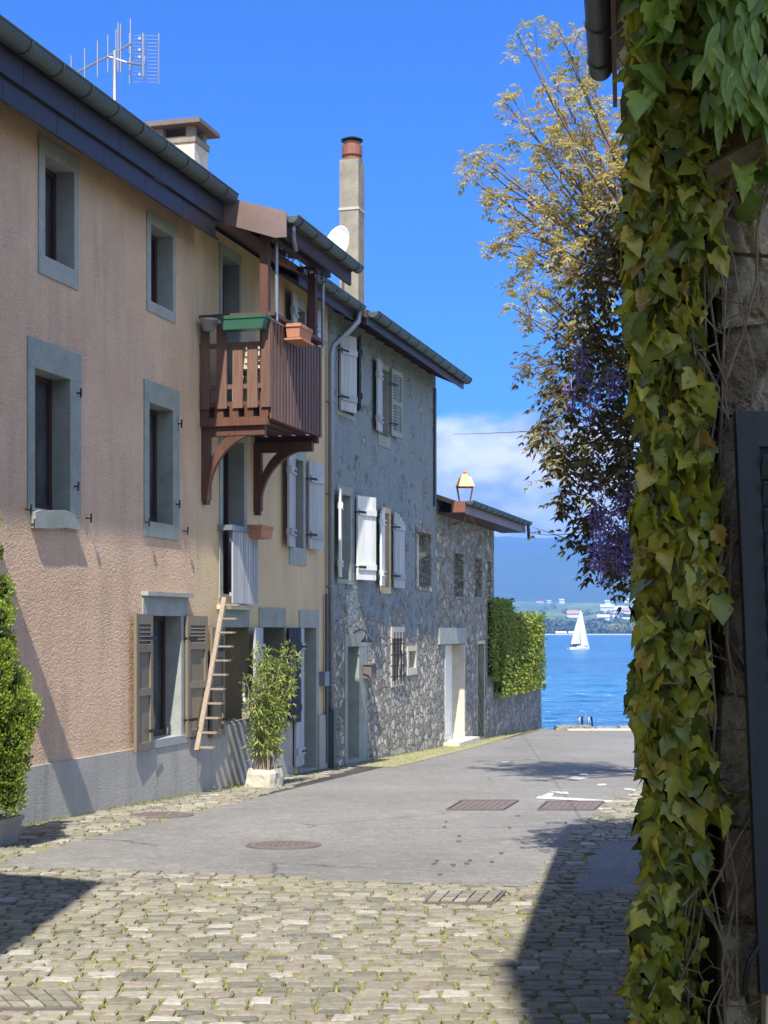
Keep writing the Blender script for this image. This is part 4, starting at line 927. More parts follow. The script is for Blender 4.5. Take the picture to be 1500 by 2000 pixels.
# bin at the right edge
x,y = P(1240,1500,24).x, 24.0; z = gz(x,y); t = thing('waste_bin', Vector((x+.22,y,z)), 'dark blue bin half hidden behind the creeper by the road', 'bin')
mb = MB(); mb.prism([Vector((x+a,y+b,z+.06)) for a,b in ((.03,-.25),(.45,-.25),(.45,.25),(.03,.25))], UP*.52); mb.obox(Vector((x+.24,y,z+.02)),Vector((.16,0,0)),Vector((0,.2,0)),UP*.03); mb.build('body', M['bin'], t)
mb = MB(); mb.prism([Vector((x-.0,y-.29,z+.58)),Vector((x+.48,y-.29,z+.58)),Vector((x+.48,y+.29,z+.62)),Vector((x,y+.29,z+.62))], UP*.05); mb.build('lid', M['bin'], t)
# hedge on the terrace wall
r = random.Random(8)
hs = [(S(966)+.0,S(1000),1.95,2.25),(S(998),S(1062),1.35,1.9)]
t = thing('clipped_hedge', F(S(985),-.3,1.0), 'square clipped green hedge on top of the terrace wall', 'hedge', FROT)
core = MB(); lf = MB()
def wtop(s):
    for (s0,z0),(s1,z1) in zip(zt,zt[1:]):
        if s <= s1: return z0+(z1-z0)*(s-s0)/(s1-s0)
    return zt[-1][1]
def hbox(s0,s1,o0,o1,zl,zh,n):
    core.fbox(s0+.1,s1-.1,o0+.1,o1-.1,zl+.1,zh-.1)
    for _ in range(n):
        f = r.random(); s,o,z = r.uniform(s0,s1),r.uniform(o0,o1),r.uniform(zl,zh)
        if f < .5: o = o1; d = NV
        elif f < .72: s = s0; d = -T
        elif f < .85: s = s1; d = T
        else: z = zh; d = UP
        n1 = mnoise.noise(Vector((s*2.2,z*2.2,o*2)))*.05
        q = F(s,o,z)+d*(n1-r.uniform(0,.09)); dd = (d*.5+rv(r)-UP*.35).normalized(); l = r.uniform(.05,.095); lance(lf, q, dd, (d+rv(r)*.6).normalized(), l, l*.32, .1)
HT = Z(1000,1196,.1)
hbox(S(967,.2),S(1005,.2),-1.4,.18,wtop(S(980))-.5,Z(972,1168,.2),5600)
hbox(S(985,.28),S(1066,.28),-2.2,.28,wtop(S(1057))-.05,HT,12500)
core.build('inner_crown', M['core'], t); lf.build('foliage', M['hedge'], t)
# ------------------------------------------------------------------ quay
yq = 42.6
t = thing('quay_wall', Vector((6,yq,gz(0,yq))), 'low broken stone kerb along the lake end of the street', 'kerb')
mb = MB(); r = random.Random(6); x = P(1085,1425,yq).x
while x < 14:
    l = r.uniform(.5,1.1); h = r.uniform(.05,.13)+(.10 if 6.6 < x < 7.3 else 0); mb.wbox(x,x+l-.02,yq-.1,yq+.38,gz(0,yq)-.2,gz(0,yq)+h); x += l
mb.build('stones', M['rubble_low'], t)
mb = MB(); mb.wbox(P(1105,1428,yq).x,14,yq-.45,yq-.12,gz(0,yq)-.2,gz(0,yq)+.045); mb.build('edge_stone', M['lightstone'], t)
lx = P(1141,1420,43.2).x
t = thing('swim_ladder', Vector((lx,43.2,-1.3)), 'bright metal bathing ladder with curved handrails at the water', 'ladder')
for dx in (-.13,.13):
    mb = MB(); mb.tube([(lx+dx*1.2-.08,43.0,-1.32),(lx+dx-.02,43.05,-1.0),(lx+dx+.02,43.12,-.92),(lx+dx+.08,43.25,-.95),(lx+dx*1.2+.14,43.45,-1.5),(lx+dx*1.2+.14,43.5,-3.6)], .028, 8); mb.build('handrail', M['alu'], t, True)
mb = MB()
for k in range(6): mb.tube([(lx-.01,43.48,-1.6-.3*k),(lx+.29,43.48,-1.6-.3*k)],.02,6)
mb.build('rungs', M['alu'], t)
# ------------------------------------------------------------------ lake, far shore, mountains
LZ = CZ-4.5
mb = MB(); ys = [43,60,90,140,220,340,520,800,1500]
for i in range(len(ys)-1): mb.add([Vector((-2200,ys[i],LZ)),Vector((2200,ys[i],LZ)),Vector((2200,ys[i+1],LZ)),Vector((-2200,ys[i+1],LZ))],[(0,1,2,3)])
wy = [58.0]
while wy[-1] < 430: wy.append(wy[-1]*1.0072)
NC = 150; vs = []; fs = []
for j,y in enumerate(wy):
    ty = min(1, j/8, (len(wy)-1-j)/40)
    for i in range(NC+1):
        u = -.06+.36*i/NC; x = u*y; k = max(0, min(ty, i/8, (NC-i)/8))
        w = .060*mnoise.noise(Vector((x*.30,y*.62,1)))+.045*mnoise.noise(Vector((x*.75+y*.1,y*1.25,4)))+.05*mnoise.noise(Vector((x*.09,y*.16,7)))
        vs.append(Vector((x,y,LZ+.01+k*(.16+w*1.9))))
for j in range(len(wy)-1):
    for i in range(NC): a = j*(NC+1)+i; fs.append((a,a+1,a+NC+2,a+NC+1))
mb.add(vs, fs)
tag(mb.build('lake', M['water'], None, True), kind='structure')
def terrain(name, x0,x1,nx, ylist, hfun, mat):
    mb = MB(); n = nx+1
    for y in ylist:
        for i in range(n): x = x0+(x1-x0)*i/nx; mb.v.append(Vector((x,y,hfun(x,y))))
    for j in range(len(ylist)-1):
        for i in range(nx): mb.f.append((j*n+i,j*n+i+1,(j+1)*n+i+1,(j+1)*n+i))
    return tag(mb.build(name, mat, None, True), kind='structure')
YS = 1330
def shore_h(x,y):
    d = y-YS; b = LZ-1.5+min(d,60)*.045 if d < 60 else LZ+1.2+(d-60)*.034
    return b+(mnoise.fractal(Vector((x*.0035,y*.0035,2)),1,2,4)*12*min(1,max(0,d-40)/400))
terrain('far_shore', -900,1500,120, [YS-30,YS,YS+15,YS+30,YS+60,YS+120]+[YS+200+100*i for i in range(18)], shore_h, M['shore'])
def mount_h(x,y):
    k = max(0,(y-3200))/1500; base = 325*(1-math.exp(-k*1.6))
    return LZ-3+base*(1+.14*mnoise.fractal(Vector((x*.0007,y*.0007,5)),1,2,6))+20*mnoise.fractal(Vector((x*.003,y*.003,1)),1,2,4)*min(1,k)
terrain('mountains', -3200,3600,170, [3150+90*i for i in range(26)], mount_h, M['mountain'])
# far wood: trees of the opposite shore that read as one mass
r = random.Random(21); fw = MB()
def clump(mb, p, rx, rz_, n, r, s):
    for _ in range(n):
        d = rv(r); q = p+Vector((d.x*rx,d.y*rx*.6,d.z*rz_)); e = (d+rv(r)*.6).normalized(); a = e.orthogonal().normalized()*s; b = e.cross(a)
        mb.add([q-a-b,q+a-b*.6,q+a*.7+b,q-a*.8+b*.8],[(0,1,2,3)])
for k in range(1100):
    x = r.uniform(95,300); d = 12+abs(r.gauss(0,1))*(60 if r.random()<.6 else 420); y = YS+d; h = r.uniform(4.5,9.5)*(1 if d<200 else .8)
    if d < 100 and r.random() < .10: h *= 1.35
    w = h*r.uniform(.7,1.6); z = shore_h(x,y)
    x *= (YS+d)/YS; y = YS+d; z = shore_h(x,y)
    if d > 120 and mnoise.noise(Vector((x*.012,y*.006,9))) < -.05: continue
    clump(fw, Vector((x,y,z+h*.5)), w*.6, h*.55, 46, r, h*.14)
tag(fw.build('woodland', M['farwood']), kind='stuff')
farwall = simple('far_house_wall', (.62,.60,.57), .9, .03, .5, 0); farroof = simple('far_house_roof', (.42,.22,.16), .9, .05, .5, 0); fargrey = simple('far_grey_roof', (.45,.43,.42), .9, .05, .5, 0)
def far_house(px, py, d, w, h, roofm, label, group=None):
    best = None
    for dd in (range(8,1700,12) if d > 60 else (d,)):
        y = YS+dd; x = (px-750)/3000*y; e = abs((1230-py)/3000*y-(shore_h(x,y)-CZ)); e = e/y
        if best is None or e < best[0]: best = (e,x,y)
    _,x,y = best; zb = shore_h(x,y)-.5; w = w*y/1500
    t = thing('lake_house', Vector((x,y,zb)), label, 'house', 0, group)
    mb = MB(); mb.wbox(x-w/2,x+w/2,y-4,y+4,zb-6,zb+h); mb.build('wall', farwall, t)
    mb = MB(); mb.prism([Vector((x-w/2-.5,y-5,zb+h)),Vector((x-w/2-.5,y,zb+h+w*.18+1)),Vector((x-w/2-.5,y+5,zb+h))], Vector((w+1,0,0))); mb.build('roof', roofm, t)
fh = [(1185,1196,260,13,7,fargrey,'large white house with a pale roof, right of the sail on the far hillside'),
      (1120,1206,230,13,5,farroof,'wide house with a red roof on the far shore, left of the sail'),
      (1150,1232,25,7,6,farroof,'red boathouse at the water just right of the sailing boat'),
      (1178,1210,150,12,3,fargrey,'low long white house below the large white one'),
      (1208,1212,140,14,3.4,fargrey,'low white house group above the two round trees')]
for a in fh: far_house(*a)
for px,py,w,h in ((1216,1197,18,4),(1232,1199,14,4),(1246,1195,12,5),(1222,1214,8,3),(1199,1213,7,4),(1187,1180,6,5),(1097,1176,5,4),(1072,1178,4,4),(1054,1180,7,3),(1238,1176,8,5),(1250,1180,8,5),(1225,1174,7,5),(1258,1188,8,5),(1213,1190,6,4)):
    rm = rc.choice((farroof,fargrey)); far_house(px,py,300,w,h,rm,'small pale house with a %s roof scattered on the hazy far hillside' % ('reddish' if rm is farroof else 'grey'),'small %s roofed houses on the far shore' % ('red' if rm is farroof else 'grey'))
for px in (1090,1101,1115): far_house(px,1236,6,4.2,3.2,farwall,'tiny white boat shed at the far waterline left of the sail','boat sheds at the far waterline')
mb = MB(); mb.wbox(60,460,YS-14,YS-8,LZ-1,LZ+1.0); one(mb,'far_quay',M['lightstone'],Vector((260,YS-11,LZ)),'pale quay line along the opposite shore','quay')
r = random.Random(33)
for px,w,h,lab in ((1206,30,9,'broad rounded pale tree on the far shore, the one nearer the sail'),(1248,28,9.5,'broad rounded pale tree on the far shore, the one farther from the sail')):
    y = YS+10; x = (px-750)/3000*y; z = LZ+.6; t = thing('shore_tree', Vector((x,y,z)), lab, 'tree')
    mb = MB(); mb.tube([(x,y,z),(x,y,z+h*.5)],.5,6); mb.build('trunk', M['bark'], t)
    mb = MB(); clump(mb, Vector((x,y,z+h*.52)), w*.36, h*.5, 420, r, .85); mb.build('crown', M['grass'], t)
# sailing boat
yb = 337.0; xb = (1131-750)/3000*yb; yaw = R(28); e = Vector((math.cos(yaw),math.sin(yaw),0)); q = Vector((-math.sin(yaw),math.cos(yaw),0)); c = Vector((xb,yb,LZ)); heel = Vector((.03,0,1)).normalized()
t = thing('sailing_boat', c, 'white sailing boat under full sail on the blue lake', 'boat', yaw)
mb = MB(); st = [(-2.6,.75,.62),(-2.0,.95,.60),(-.8,1.15,.58),(.6,1.05,.62),(1.8,.62,.72),(2.7,.04,.85)]; v=[]; f=[]
for u,w,h in st:
    for a,b in ((-1,h),(-.86,.15),(0,-.25),(.86,.15),(1,h),(0,h+.06)): v.append(c+e*u+q*(a*w)+UP*b)
for i in range(5):
    for j in range(6): f.append((i*6+j,i*6+(j+1)%6,(i+1)*6+(j+1)%6,(i+1)*6+j))
f += [tuple(range(6)),tuple(range(30,36))[::-1]]; mb.add(v,f); mb.build('hull', M['white'], t)
mb = MB(); mb.prism([c+e*a+q*-.55+UP*b for a,b in ((-1.0,.62),(-.8,1.0),(.6,.98),(1.3,.66))], q*1.1); mb.build('cabin', M['white'], t)
mb = MB(); mb.prism([c+e*a+q*-.56+UP*b for a,b in ((-1.3,.9),(-1.2,1.25),(-.4,1.3),(-.1,1.0))], q*1.12); mb.build('spray_hood', M['bin'], t)
mast = c+e*.35+UP*.6; top = mast+heel*8.7
mb = MB(); mb.tube([mast,top],.06,6); mb.build('mast', M['alu'], t)
mb = MB(); mb.tube([mast+UP*.75,mast+UP*.7-e*2.7-q*.25],.05,6); mb.build('boom', M['alu'], t)
def sail(a,b,cn,name,belly):
    mb = MB(); n=10; v=[]; f=[]
    for i in range(n+1):
        u=i/n; l=a.lerp(cn,u); rr=b.lerp(cn,u)
        for j in range(n+1):
            w=j/n; v.append(l.lerp(rr,w)+q*(belly*math.sin(math.pi*w)*(1-u)*1.0)+e*(-.35*w*math.sin(math.pi*u)*.6))
    for i in range(n):
        for j in range(n): k=i*(n+1)+j; f.append((k,k+1,k+n+2,k+n+1))
    mb.add(v,f); return mb.build(name, M['sail'], t, True)
def sailmat():
    tt = NT('sail_cloth'); tt.done((.82,.82,.80),.7); tr = tt.n('BsdfTranslucent'); tr.inputs[0].default_value=(.8,.8,.78,1); mx=tt.n('MixShader'); mx.inputs[0].default_value=.35; tt.l(tt.b.outputs[0],mx.inputs[1]); tt.l(tr.outputs[0],mx.inputs[2]); tt.l(mx.outputs[0],tt.o.inputs[0]); return tt.m
M['sail'] = sailmat()
sail(mast+UP*.85,mast+UP*.8-e*2.65-q*.25,top-UP*.1,'mainsail',-.3); sail(c+e*2.65+UP*.95,mast+UP*.5-e*.1-q*.5,top-UP*.4,'jib',-.4)
mb = MB()
for a in (-2.5,): mb.tube([c+e*a+q*.6+UP*.6,c+e*a+q*.6+UP*1.1,c+e*a-q*.6+UP*1.1,c+e*a-q*.6+UP*.6],.03,5); mb.obox(c+e*-2.75+UP*.5,e*.12,q*.14,UP*.35)
mb.build('stern_rail', M['alu'], t)
for k,(a,b,lab) in enumerate(((-1.9,.3,'person seated at the stern of the sailing boat'),)):
    p = c+e*a+q*b+UP*.55; mb = MB(); mb.tube([p,p+UP*.2,p+UP*.45,p+UP*.55,p+UP*.6],[.16,.18,.17,.07,.06],8); mb.lathe(p+UP*.6,[(.05,0),(.10,.06),(.10,.15),(.04,.21)],10)
    one(mb,'person',M['bin'],p,lab,'person')
# ------------------------------------------------------------------ house on the right with its creeper
D2 = Vector((.1752,.9845,0)); N2 = Vector((-.9845,.1752,0))          # along its street wall, and out into the street
C0 = Vector((1.0,4.5,0))
def Q(a, o, z): return C0+D2*a+N2*o+UP*z
LEN2 = 6.35
t = thing('creeper_house', C0+Vector((2.5,3,gz(0,6))), 'dark brown stone house overgrown with creeper, a dark shutter on its front', 'house', 0); RH = t
wx0, wx1 = (1462-750)/3000*4.5, 2.6; wz0, wz1 = -.40, 2.12
mb = MB()
EZ = 5.58
def front(x0,x1,z0,z1): mb.add([Vector((x0,4.5,z0)),Vector((x1,4.5,z0)),Vector((x1,4.5,z1)),Vector((x0,4.5,z1))],[(0,1,2,3)])
WX0,WX1,WZ0,WZ1 = 1.20,2.2,.45,2.12
front(1.0,WX0,-1,7.2); front(WX1,7.5,-1,7.4); front(WX0,WX1,-1,WZ0); front(WX0,WX1,WZ1,7.2)
mb.add([Q(0,0,-1.2),Q(0,0,EZ+.2),Q(LEN2,0,EZ+.2),Q(LEN2,0,-1.2)],[(0,1,2,3)])
f0 = Q(LEN2,0,0); mb.add([Vector((f0.x,f0.y,-1.2)),Vector((f0.x,f0.y,EZ+.2)),Vector((4.6,f0.y,EZ+2.1)),Vector((8.6,f0.y,EZ+.2)),Vector((8.6,f0.y,-1.2))],[(0,1,2,3,4)])
mb.add([Vector((7.5,4.5,-1)),Vector((8.6,f0.y,-1)),Vector((8.6,f0.y,7)),Vector((7.5,4.5,7))],[(0,1,2,3)])
mb.build('wall', M['brown_rubble'], t)
# rough quoin stones up the corner
mb = MB(); r = random.Random(14); z = -.4
while z < 7:
    h = r.uniform(.22,.5); a = r.uniform(.06,.14); w = r.uniform(.10,.2)
    n = 5; pts = [Vector((1.0-.012+r.uniform(-.012,.012),4.5-.02+r.uniform(-.012,.012),z)),Vector((1.0+w,4.5-.02+r.uniform(-.012,.006),z+r.uniform(-.03,.03))),Vector((1.0+w*.9,4.5-.015,z+h-.02)),Vector((1.0-.012+r.uniform(-.012,.012),4.5-.02+r.uniform(-.01,.012),z+h-.015))]
    mb.prism(pts, Vector((.03,.28,0))); z += h
mb.build('corner_stones', M['brown_rubble'], t)
k = math.tan(R(27)); mb = MB()
def EO(a): return .15*(a-LEN2)/7.0          # the eave tapers a little towards the near gable
def RQ(a, o, dz=0): return Q(a,o+(EO(a) if o>.5 else 0),EZ-.02+(.62-o)*k+dz)
mb.add([RQ(-.6,.55),RQ(LEN2+.35,.55),RQ(LEN2+.35,-3.6),RQ(-.6,-3.6),RQ(-.6,.55,-.06),RQ(LEN2+.35,.55,-.06),RQ(LEN2+.35,-3.6,-.06),RQ(-.6,-3.6,-.06)],[(0,1,2,3),(7,6,5,4),(0,4,5,1),(1,5,6,2),(2,6,7,3),(3,7,4,0)])
mb.add([RQ(-.6,-3.6),RQ(LEN2+.35,-3.6),Q(LEN2+.35,-8,EZ+.4),Q(-.6,-8,EZ+.4)],[(0,1,2,3)])
mb.build('roof', M['tile'], t)
for i in range(11):
    mb = MB(); mb.hexa([RQ(-.5+.63*i+u,o,dz) for dz in (-.17,-.062) for u,o in ((0,.36),(.11,.36),(.11,-.2),(0,-.2))]); mb.build('rafter', M['darkwood'], t)
mb = MB(); mb.hexa([Q(-.6,.485+EO(-.6),EZ-.26),Q(LEN2+.4,.485,EZ-.26),Q(LEN2+.4,.515,EZ-.26),Q(-.6,.515+EO(-.6),EZ-.26),Q(-.6,.485+EO(-.6),EZ+.02),Q(LEN2+.4,.485,EZ+.02),Q(LEN2+.4,.515,EZ+.02),Q(-.6,.515+EO(-.6),EZ+.02)]); mb.build('fascia', M['balconyboard'], t)
mb = MB(); g0,g1 = Q(-.6,.60+EO(-.6),EZ-.05),Q(LEN2+.2,.60,EZ-.05); n=12; rr=.085; v=[]
for p in (g0,g1):
    for j in range(n+1): a = math.pi+math.pi*j/n; v.append(p+N2*(rr*math.cos(a))+UP*(rr*math.sin(a)))
mb.add(v,[(j,j+1,n+1+j+1,n+1+j) for j in range(n)]+[tuple(range(n+1)),tuple(range(n+1,2*n+2))[::-1]])
for i in range(11):
    p = g0.lerp(g1,(i+.6)/11); mb.tube([p+N2*((rr+.006)*math.cos(math.pi+math.pi*j/8))+UP*((rr+.006)*math.sin(math.pi+math.pi*j/8)) for j in range(9)],.010,5)
mb.build('gutter', M['zinc'], t)
# window on the near wall with its open dark shutter
mb = MB(); mb.wbox(WX0+.0,WX1,4.68,4.74,WZ0,WZ1); w = mb.build('window', M['windowwood'], t)
mb = MB(); mb.wbox(WX0+.08,WX1-.08,4.665,4.68,WZ0+.08,WZ1-.08); mb.build('pane', M['glass'], w)
mb = MB(); mb.wbox(WX0-.1,WX1+.1,4.42,4.7,WZ0-.12,WZ0-.002); mb.build('sill', M['lightstone'], w)
SHX0, SHY = (1437-750)/3000*4.36, 4.36
tilt = Vector((.045,0,-1)).normalized()
mb = MB(); ht = CZ+(1230-803)/3000*SHY; hb_ = CZ+(1230-1942)/3000*SHY
def sb(u0,u1,z0,z1,d0=0,d1=.035):
    mb.hexa([Vector((SHX0+u+ (ht-z)*.043,SHY+d,z)) for z in (z0,z1) for u,d in ((u0,d0),(u1,d0),(u1,d1),(u0,d1))])
sb(0,.062,hb_,ht); sb(.44,.50,hb_,ht); sb(.062,.44,ht-.10,ht); sb(.062,.44,hb_,hb_+.12); sb(.062,.44,hb_+.50,hb_+.60); sb(.062,.44,hb_+.12,hb_+.50,.012,.02)
sb(.062,.44,hb_+.60,ht-.10,.028,.034)
s_ = mb.build('shutter', M['shutdark'], t)
mb = MB(); n_ = 12
for i in range(n_):
    z = hb_+.62+(ht-.12-hb_-.62)*(i+.5)/n_; x = SHX0+(ht-z)*.043; mb.obox(Vector((x+.251,SHY-.002,z)), Vector((.185,0,0)), Vector((0,.016,-.030)), Vector((0,.006,.004)))
mb.build('louvres', simple('teal_louvre',(.018,.035,.045),.5,.15,8,.05), s_)
mb = MB(); mb.tube([(SHX0+.02,SHY-.01,hb_+.0),(SHX0+.03,SHY-.03,hb_+.10),(SHX0+.06,SHY-.02,hb_+.14)],.008,6); mb.tube([(SHX0+.03,SHY-.02,hb_-.02),(SHX0+.05,SHY+.1,hb_-.0)],.007,6); mb.build('shutter_hook', M['iron'], s_)
# creeper
r = random.Random(41)
V = thing('climbing_vine', Q(1.5,.1,gz(0,6)), 'thick yellow green creeper hanging down the corner of the brown stone house', 'creeper')
lf = MB(); lt = MB(); st = MB()
EDGE = [(-50,1238),(100,1236),(300,1243),(450,1228),(600,1240),(760,1246),(850,1272),(1000,1252),(1150,1258),(1260,1262),(1335,1240),(1420,1256),(1500,1274),(1620,1272),(1700,1286),(1800,1248),(1900,1246),(2050,1252)]
def edge(py):
    for (a,x),(b,y) in zip(EDGE,EDGE[1:]):
        if a <= py <= b: return x+(y-x)*(py-a)/(b-a)
    return 1250
def thick(a, z):                                            # how far the mass of leaves stands out from the wall
    p = Q(a,0,0); py = 1230-(z-CZ)*3000/p.y; xe = (edge(py)-750)/3000*p.y
    return max(.05, min(.42, (p.x-xe)*.985))
def put(mbx, p, nrm, l):
    d = (-UP*r.uniform(.6,1.2)+nrm*r.uniform(.0,.55)+rv(r)*.55).normalized(); nn = (nrm*.85+UP*.5+rv(r)*.85); nn = (nn-d*nn.dot(d)).normalized(); lobed(mbx, p, d, nn, l, r)
for k in range(15000):
    a = r.uniform(-.04,1)**2*1.0 if False else abs(r.gauss(0,1.9)); z = r.uniform(-.3,7.0)
    if a > LEN2: continue
    th = thick(a,z); g = gz(0,4.5+a)
    if z < g+.02 or (z > EZ-.25 and a > 1.4 and r.random() < .8): continue
    dens = mnoise.noise(Vector((a*1.6,z*1.5,4)))
    o = th*(1-abs(r.gauss(0,.22))); 
    if o < .03: continue
    if a < .8 and dens < -.22 and r.random() < .6: continue
    nrm = (N2*.8-D2*(1.1 if a < 1.2 else .4)).normalized(); put(lf, Q(a,o,z), nrm, r.uniform(.035,.082))
for k in range(6600):                                       # near end of the mass, what the eye meets first
    z = r.uniform(-.3,6.0); th = thick(0,z); u = r.random(); o = th*(1-.92*u**1.15); dens = mnoise.noise(Vector((o*5,z*2.1,7)))
    if o < th*.30 and (dens < .05 or r.random()<.5): continue
    if dens < -.40: continue
    put(lf, Q(-.03-r.uniform(0,.13)*(1-.3*u),o,z), (-D2+N2*.35).normalized(), r.uniform(.034,.080))
for k in range(4200):                                       # small young leaves between the large ones
    z = r.uniform(-.3,6.0); th = thick(0,z); u = r.random(); put(lf, Q(abs(r.gauss(-.05,.25))-.1,th*(1.02-.8*u),z), (-D2+N2*.5).normalized(), r.uniform(.018,.042))
for k in range(900):                                       # top: spreads across the near wall
    x = r.uniform(.72,1.75); z = r.uniform(2.75,4.2); lim = 2.98-(.35 if 1.0<x<1.12 else 0)+.10*math.sin(x*9)+.08*mnoise.noise(Vector((x*5,0,1)))
    if z < lim: continue
    put(lt, Vector((x,4.5-.05-abs(r.gauss(0,.07))-(.1 if z>3.2 else 0),z)), Vector((0,-1,.2)), r.uniform(.055,.115))
for k in range(260):                                       # drooping clusters of narrow leaflets at the top
    x = r.uniform(.9,1.72); z = r.uniform(2.95,3.55); q0 = Vector((x,4.5-.2-r.uniform(0,.1),z))
    for j in range(5): drooping(lt, q0+Vector((r.uniform(-.04,.04),r.uniform(-.03,.03),r.uniform(-.02,.02))), (Vector((r.uniform(-.55,.55),-.3,-1))).normalized(), Vector((r.uniform(-.3,.3),-1,.25)).normalized(), r.uniform(.06,.12), r.uniform(.011,.017), r.uniform(.0,.35))
for k in range(38):                                        # stems on the bare strip beside the leaves
    a = r.uniform(-.06,.05); o0 = r.uniform(-.06,.12); z = r.uniform(-.4,4.5); pts = []
    h = r.uniform(.6,2.6); n = 9; ph = r.uniform(0,6)
    for i in range(n): u = i/(n-1); pts.append(Q(-.05-.03*abs(math.sin(ph+u*5)), o0+.07*math.sin(ph+u*6)+.09*mnoise.noise(Vector((u*4,k,0))), z+h*u))
    st.tube(pts, r.uniform(.002,.005), 5)
for k in range(260):
    z = r.uniform(-.3,4.2); o0 = r.uniform(-.02,.20); p = Q(-.04-r.uniform(0,.05),o0,z); d = rv(r)*r.uniform(.06,.2); st.tube([p,p+d*.5+rv(r)*.02,p+d],r.uniform(.0015,.003),3,False)
for k,(x,z,l) in enumerate(((1.05,3.42,.5),(1.02,2.88,.32))): st.tube([Vector((x-.1,4.42,z-.08)),Vector((x+.1,4.36,z+.02)),Vector((x+l,4.40,z+.12))],[.03,.035,.03],7)
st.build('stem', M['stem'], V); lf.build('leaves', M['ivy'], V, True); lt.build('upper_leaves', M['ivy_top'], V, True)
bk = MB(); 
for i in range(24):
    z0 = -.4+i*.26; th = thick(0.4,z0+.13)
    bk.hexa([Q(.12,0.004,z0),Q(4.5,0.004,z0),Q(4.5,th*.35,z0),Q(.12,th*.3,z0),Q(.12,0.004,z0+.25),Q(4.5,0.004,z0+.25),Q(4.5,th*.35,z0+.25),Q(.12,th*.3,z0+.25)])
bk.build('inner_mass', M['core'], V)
# ------------------------------------------------------------------ wisteria behind the gable, and the bronze tree
def grow(mb, p, q, r0, r1, wob, r, n=7):
    pts = [p.lerp(q,i/(n-1))+(rv(r)*wob*math.sin(math.pi*i/(n-1))) + UP*(-.0) for i in range(n)]; mb.tube(pts,[r0+(r1-r0)*i/(n-1) for i in range(n)],6); return pts
r = random.Random(52); YW = 11.75
WI = thing('wisteria', Vector((2.6,YW,gz(0,YW))), 'brownish wisteria with hanging violet flowers behind the creeper', 'wisteria')
mb = MB(); lf = MB(); base = Vector((2.6,YW,gz(0,YW))); tr = grow(mb, base, Vector((2.5,YW,2.6)), .07,.055,.08,r); grow(mb, tr[-1], Vector((2.3,YW+.2,5.4)), .05,.02,.1,r)
arms = [(1120,870),(1180,850),(1100,760),(1150,1010),(1110,640),(1180,520),(1200,420),(1225,330),(1130,930),(1210,1060),(1230,700),(1220,950),(1160,700)]
for px,py in arms:
    e_ = P(px,py,YW+r.uniform(-.4,.5)); s0 = tr[-1].lerp(Vector((2.3,YW+.2,5.4)), max(0,min(1,(e_.z-2.4)/3))); grow(mb, s0, e_, .024,.006,.12,r)
for k in range(1500):
    py = r.uniform(390,1130); u = (py-390)/740
    xl = 1205-150*min(1,u/.45) if u < .45 else (1062 if u < .7 else 1075+ (u-.7)*330)
    px = xl + (1300-xl)*r.random()**.85 + r.gauss(0,9)
    n_ = mnoise.noise(Vector((px*.011,py*.011,3)))
    if n_ < -.12 and r.random() < .85: continue
    p = P(px,py,YW+r.gauss(0,.35)); d = rv(r); d.z = d.z*.4-.35; d.normalize(); pinnate(lf, p, d, r.uniform(.14,.24), 4, r.uniform(.055,.085), r, .34)
mb.build('trunk', M['bark'], WI); lf.build('leaves', M['wist'], WI)
cl = [(1140,730),(1165,760),(1150,790),(1120,770),(1195,745),(1205,985),(1225,1010),(1200,1030),(1240,1000),(1180,1050),(1205,1075),(1230,1060),(1170,1090),(1195,1100),(1220,1095),(1185,1020),(1250,980),(1165,1060),(1215,1040),(1240,1090),(1130,700),(1175,965),(1170,1020),(1235,960),(1235,580),(1250,1050)]
for px,py in cl:
    p = P(px+r.uniform(-6,6),py-22,YW-.55+r.uniform(-.15,.15)); L_ = r.uniform(.16,.30); mb = MB()
    for k in range(130):
        u = r.random(); rad = .06*(1-u*.75)*r.uniform(.5,1.1); a = r.uniform(0,6.28); q = p+Vector((math.cos(a)*rad,math.sin(a)*rad,-L_*u)); d = Vector((math.cos(a),math.sin(a),-.3)).normalized(); lance(mb, q, d, rv(r), r.uniform(.016,.028), .009)
    mb.tube([p+UP*.06,p,p-UP*L_*.95],.004,4); mb.build('flower_cluster', M['flower'], WI)
# wispy runners reaching over the road
mb = MB(); lf2 = MB()
for a_,b_,c_ in (((1180,1085),(1110,1050),(1040,1030)),((1190,1040),(1120,1015),(1090,955)),((1170,830),(1050,845),(885,848)),((1190,1000),(1130,960),(1095,965))):
    pts = [P(a_[0],a_[1],YW),P(b_[0],b_[1],YW-.1),P(c_[0],c_[1],YW-.15)]; cc = [pts[0]*(1-u)**2+pts[1]*2*u*(1-u)+pts[2]*u*u for u in [i/10 for i in range(11)]]
    mb.tube(cc,[.008-.0006*i for i in range(11)],4)
    for i in range(3,10):
        if r.random()<.75 and not (a_[1]==830 and i>5): pinnate(lf2, cc[i], (rv(r)-UP*.3).normalized(), .08, 2, .06, r, .4)
mb.build('runner', M['bark'], WI); lf2.build('runner_leaves', M['wist'], WI)
r = random.Random(63); YT = 19.5
TR = thing('bronze_leaved_tree', Vector((3.9,YT,gz(0,YT))), 'airy tree with young bronze leaves rising behind the wisteria', 'tree')
mb = MB(); lf = MB(); b0_ = Vector((3.9,YT,gz(0,YT))); tk = grow(mb, b0_, Vector((3.75,YT,3.6)), .13,.10,.08,r)
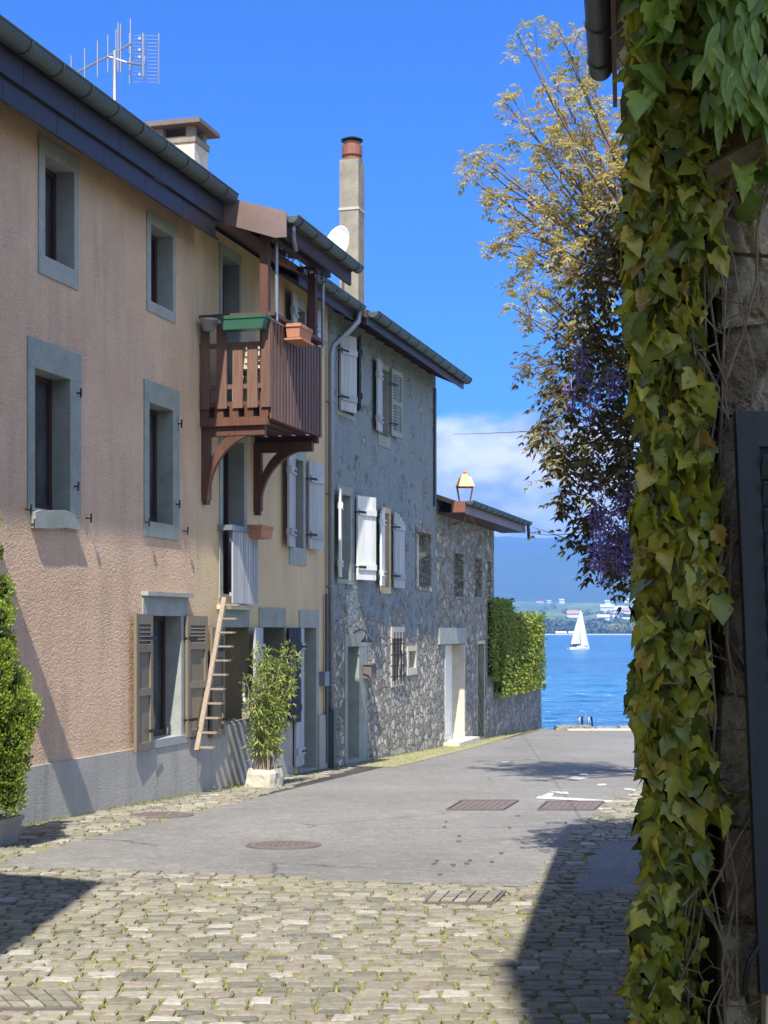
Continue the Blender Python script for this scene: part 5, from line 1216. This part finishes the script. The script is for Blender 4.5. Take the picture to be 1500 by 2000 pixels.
tips = [(1010,65),(1030,60),(1045,110),(1000,190),(985,200),(1090,55),(1110,110),(1130,80),(1080,190),(940,290),(950,330),(915,345),(930,300),(960,400),(985,460),(970,480),(1010,430),(1040,330),(1060,250),(1060,400),(1120,200),(1150,170),(1180,230),(1140,290),(1120,350),(1190,330),(1210,280),(1010,545),(1000,600),(1030,620),(1060,560),(1090,480),(1020,690),(1040,720),(1060,760),(1050,840),(1080,880),(1110,640),(1100,560),(1150,430),(1030,500),(1170,480),(1210,400),(1225,210),(1240,330),(1085,700),(1120,760),(1065,930),(1130,520),(1160,370),(1070,320)]
hubs = [tk[-1], Vector((3.6,YT,4.6)), Vector((3.55,YT-.2,5.8)), Vector((3.4,YT+.2,4.0))]
for h in hubs[1:]: grow(mb, tk[-1], h, .08,.04,.06,r)
for px,py in tips:
    e_ = P(px,py,YT+r.uniform(-1.2,1.2)); h = min(hubs, key=lambda q:(q-e_).length+abs(q.z-(e_.z*.55+1.6))); mid = h.lerp(e_,.5)+UP*-.25+rv(r)*.15
    pts = [h*(1-u)**2+mid*2*u*(1-u)+e_*u*u+rv(r)*.03*math.sin(3.14*u) for u in [i/9 for i in range(10)]]
    mb.tube(pts,[.030-.0026*i for i in range(10)],5)
    ends = [(e_,pts[-1]-pts[-2])]
    for i in (4,5,6,7,8):
        for _ in range(3):
            if r.random() < (.6 if py < 600 else .4):
                d = ((pts[i]-pts[i-1]).normalized()+rv(r)*.9+UP*.25).normalized(); q = pts[i]+d*r.uniform(.18,.5); mb.tube([pts[i],(pts[i]+q)/2+rv(r)*.03,q],[.009,.006,.003],4,False); ends.append((q,d))
    for p,d in ends:
        for _ in range(r.randint(3,6)):
            dd = (d.normalized()*.5+rv(r)).normalized(); pinnate(lf, p+rv(r)*.03, dd, r.uniform(.10,.17), 3, r.uniform(.06,.095), r, .32)
mb.build('trunk', M['bark'], TR); lf.build('crown', M['treeleaf'], TR)
# cable between the stone house and the creeper
mb = MB(); a = P(1020,1033,37.5); b = P(1200,1030,YW); mb.tube([a.lerp(b,i/12)-UP*.25*math.sin(math.pi*i/12)*.4 for i in range(13)],.006,4); one(mb,'overhead_cable',M['iron'],a,'thin cable from the stone house eave to the wisteria','cable')
# ------------------------------------------------------------------ houses out of the frame whose shade falls into it
def block(name, x0,x1,y0,y1,h,label,mat,rl):
    t = thing(name, Vector(((x0+x1)/2,(y0+y1)/2,gz(0,y0))), label, 'house')
    mb = MB(); mb.wbox(x0,x1,y0,y1,-1,h); mb.build('wall', mat, t)
    mb = MB(); m = (x0+x1)/2
    mb.prism([Vector((x0-.3,y0-.2,h+.002)),Vector((m,y0-.2,h+rl)),Vector((x1+.3,y0-.2,h+.002))], Vector((0,y1-y0+.4,0))); mb.build('roof', M['tile'], t)
block('tall_stone_house', .13, 2.6, -9, -2.0, 13.45, 'tall stone house standing behind the viewpoint', M['rubble'], 3.5)
block('corner_house', -11, -2.72, -8, 5.9, 6.75, 'low plastered house standing beside the viewpoint', M['yellow'], 3)
# ------------------------------------------------------------------ air over the lake
HZ = NT('haze_air'); HZ.t.nodes.remove(HZ.b); pv = HZ.n('VolumePrincipled'); pv.inputs['Color'].default_value = (.19,.45,1.0,1); pv.inputs['Density'].default_value = 2.8e-4; pv.inputs['Anisotropy'].default_value = 0.0
HZ.l(pv.outputs[0], HZ.o.inputs['Volume'])
mb = MB(); mb.wbox(-3700,4100,-90,5600,-9,395); hz = mb.build('haze', HZ.m); tag(hz, kind='stuff')
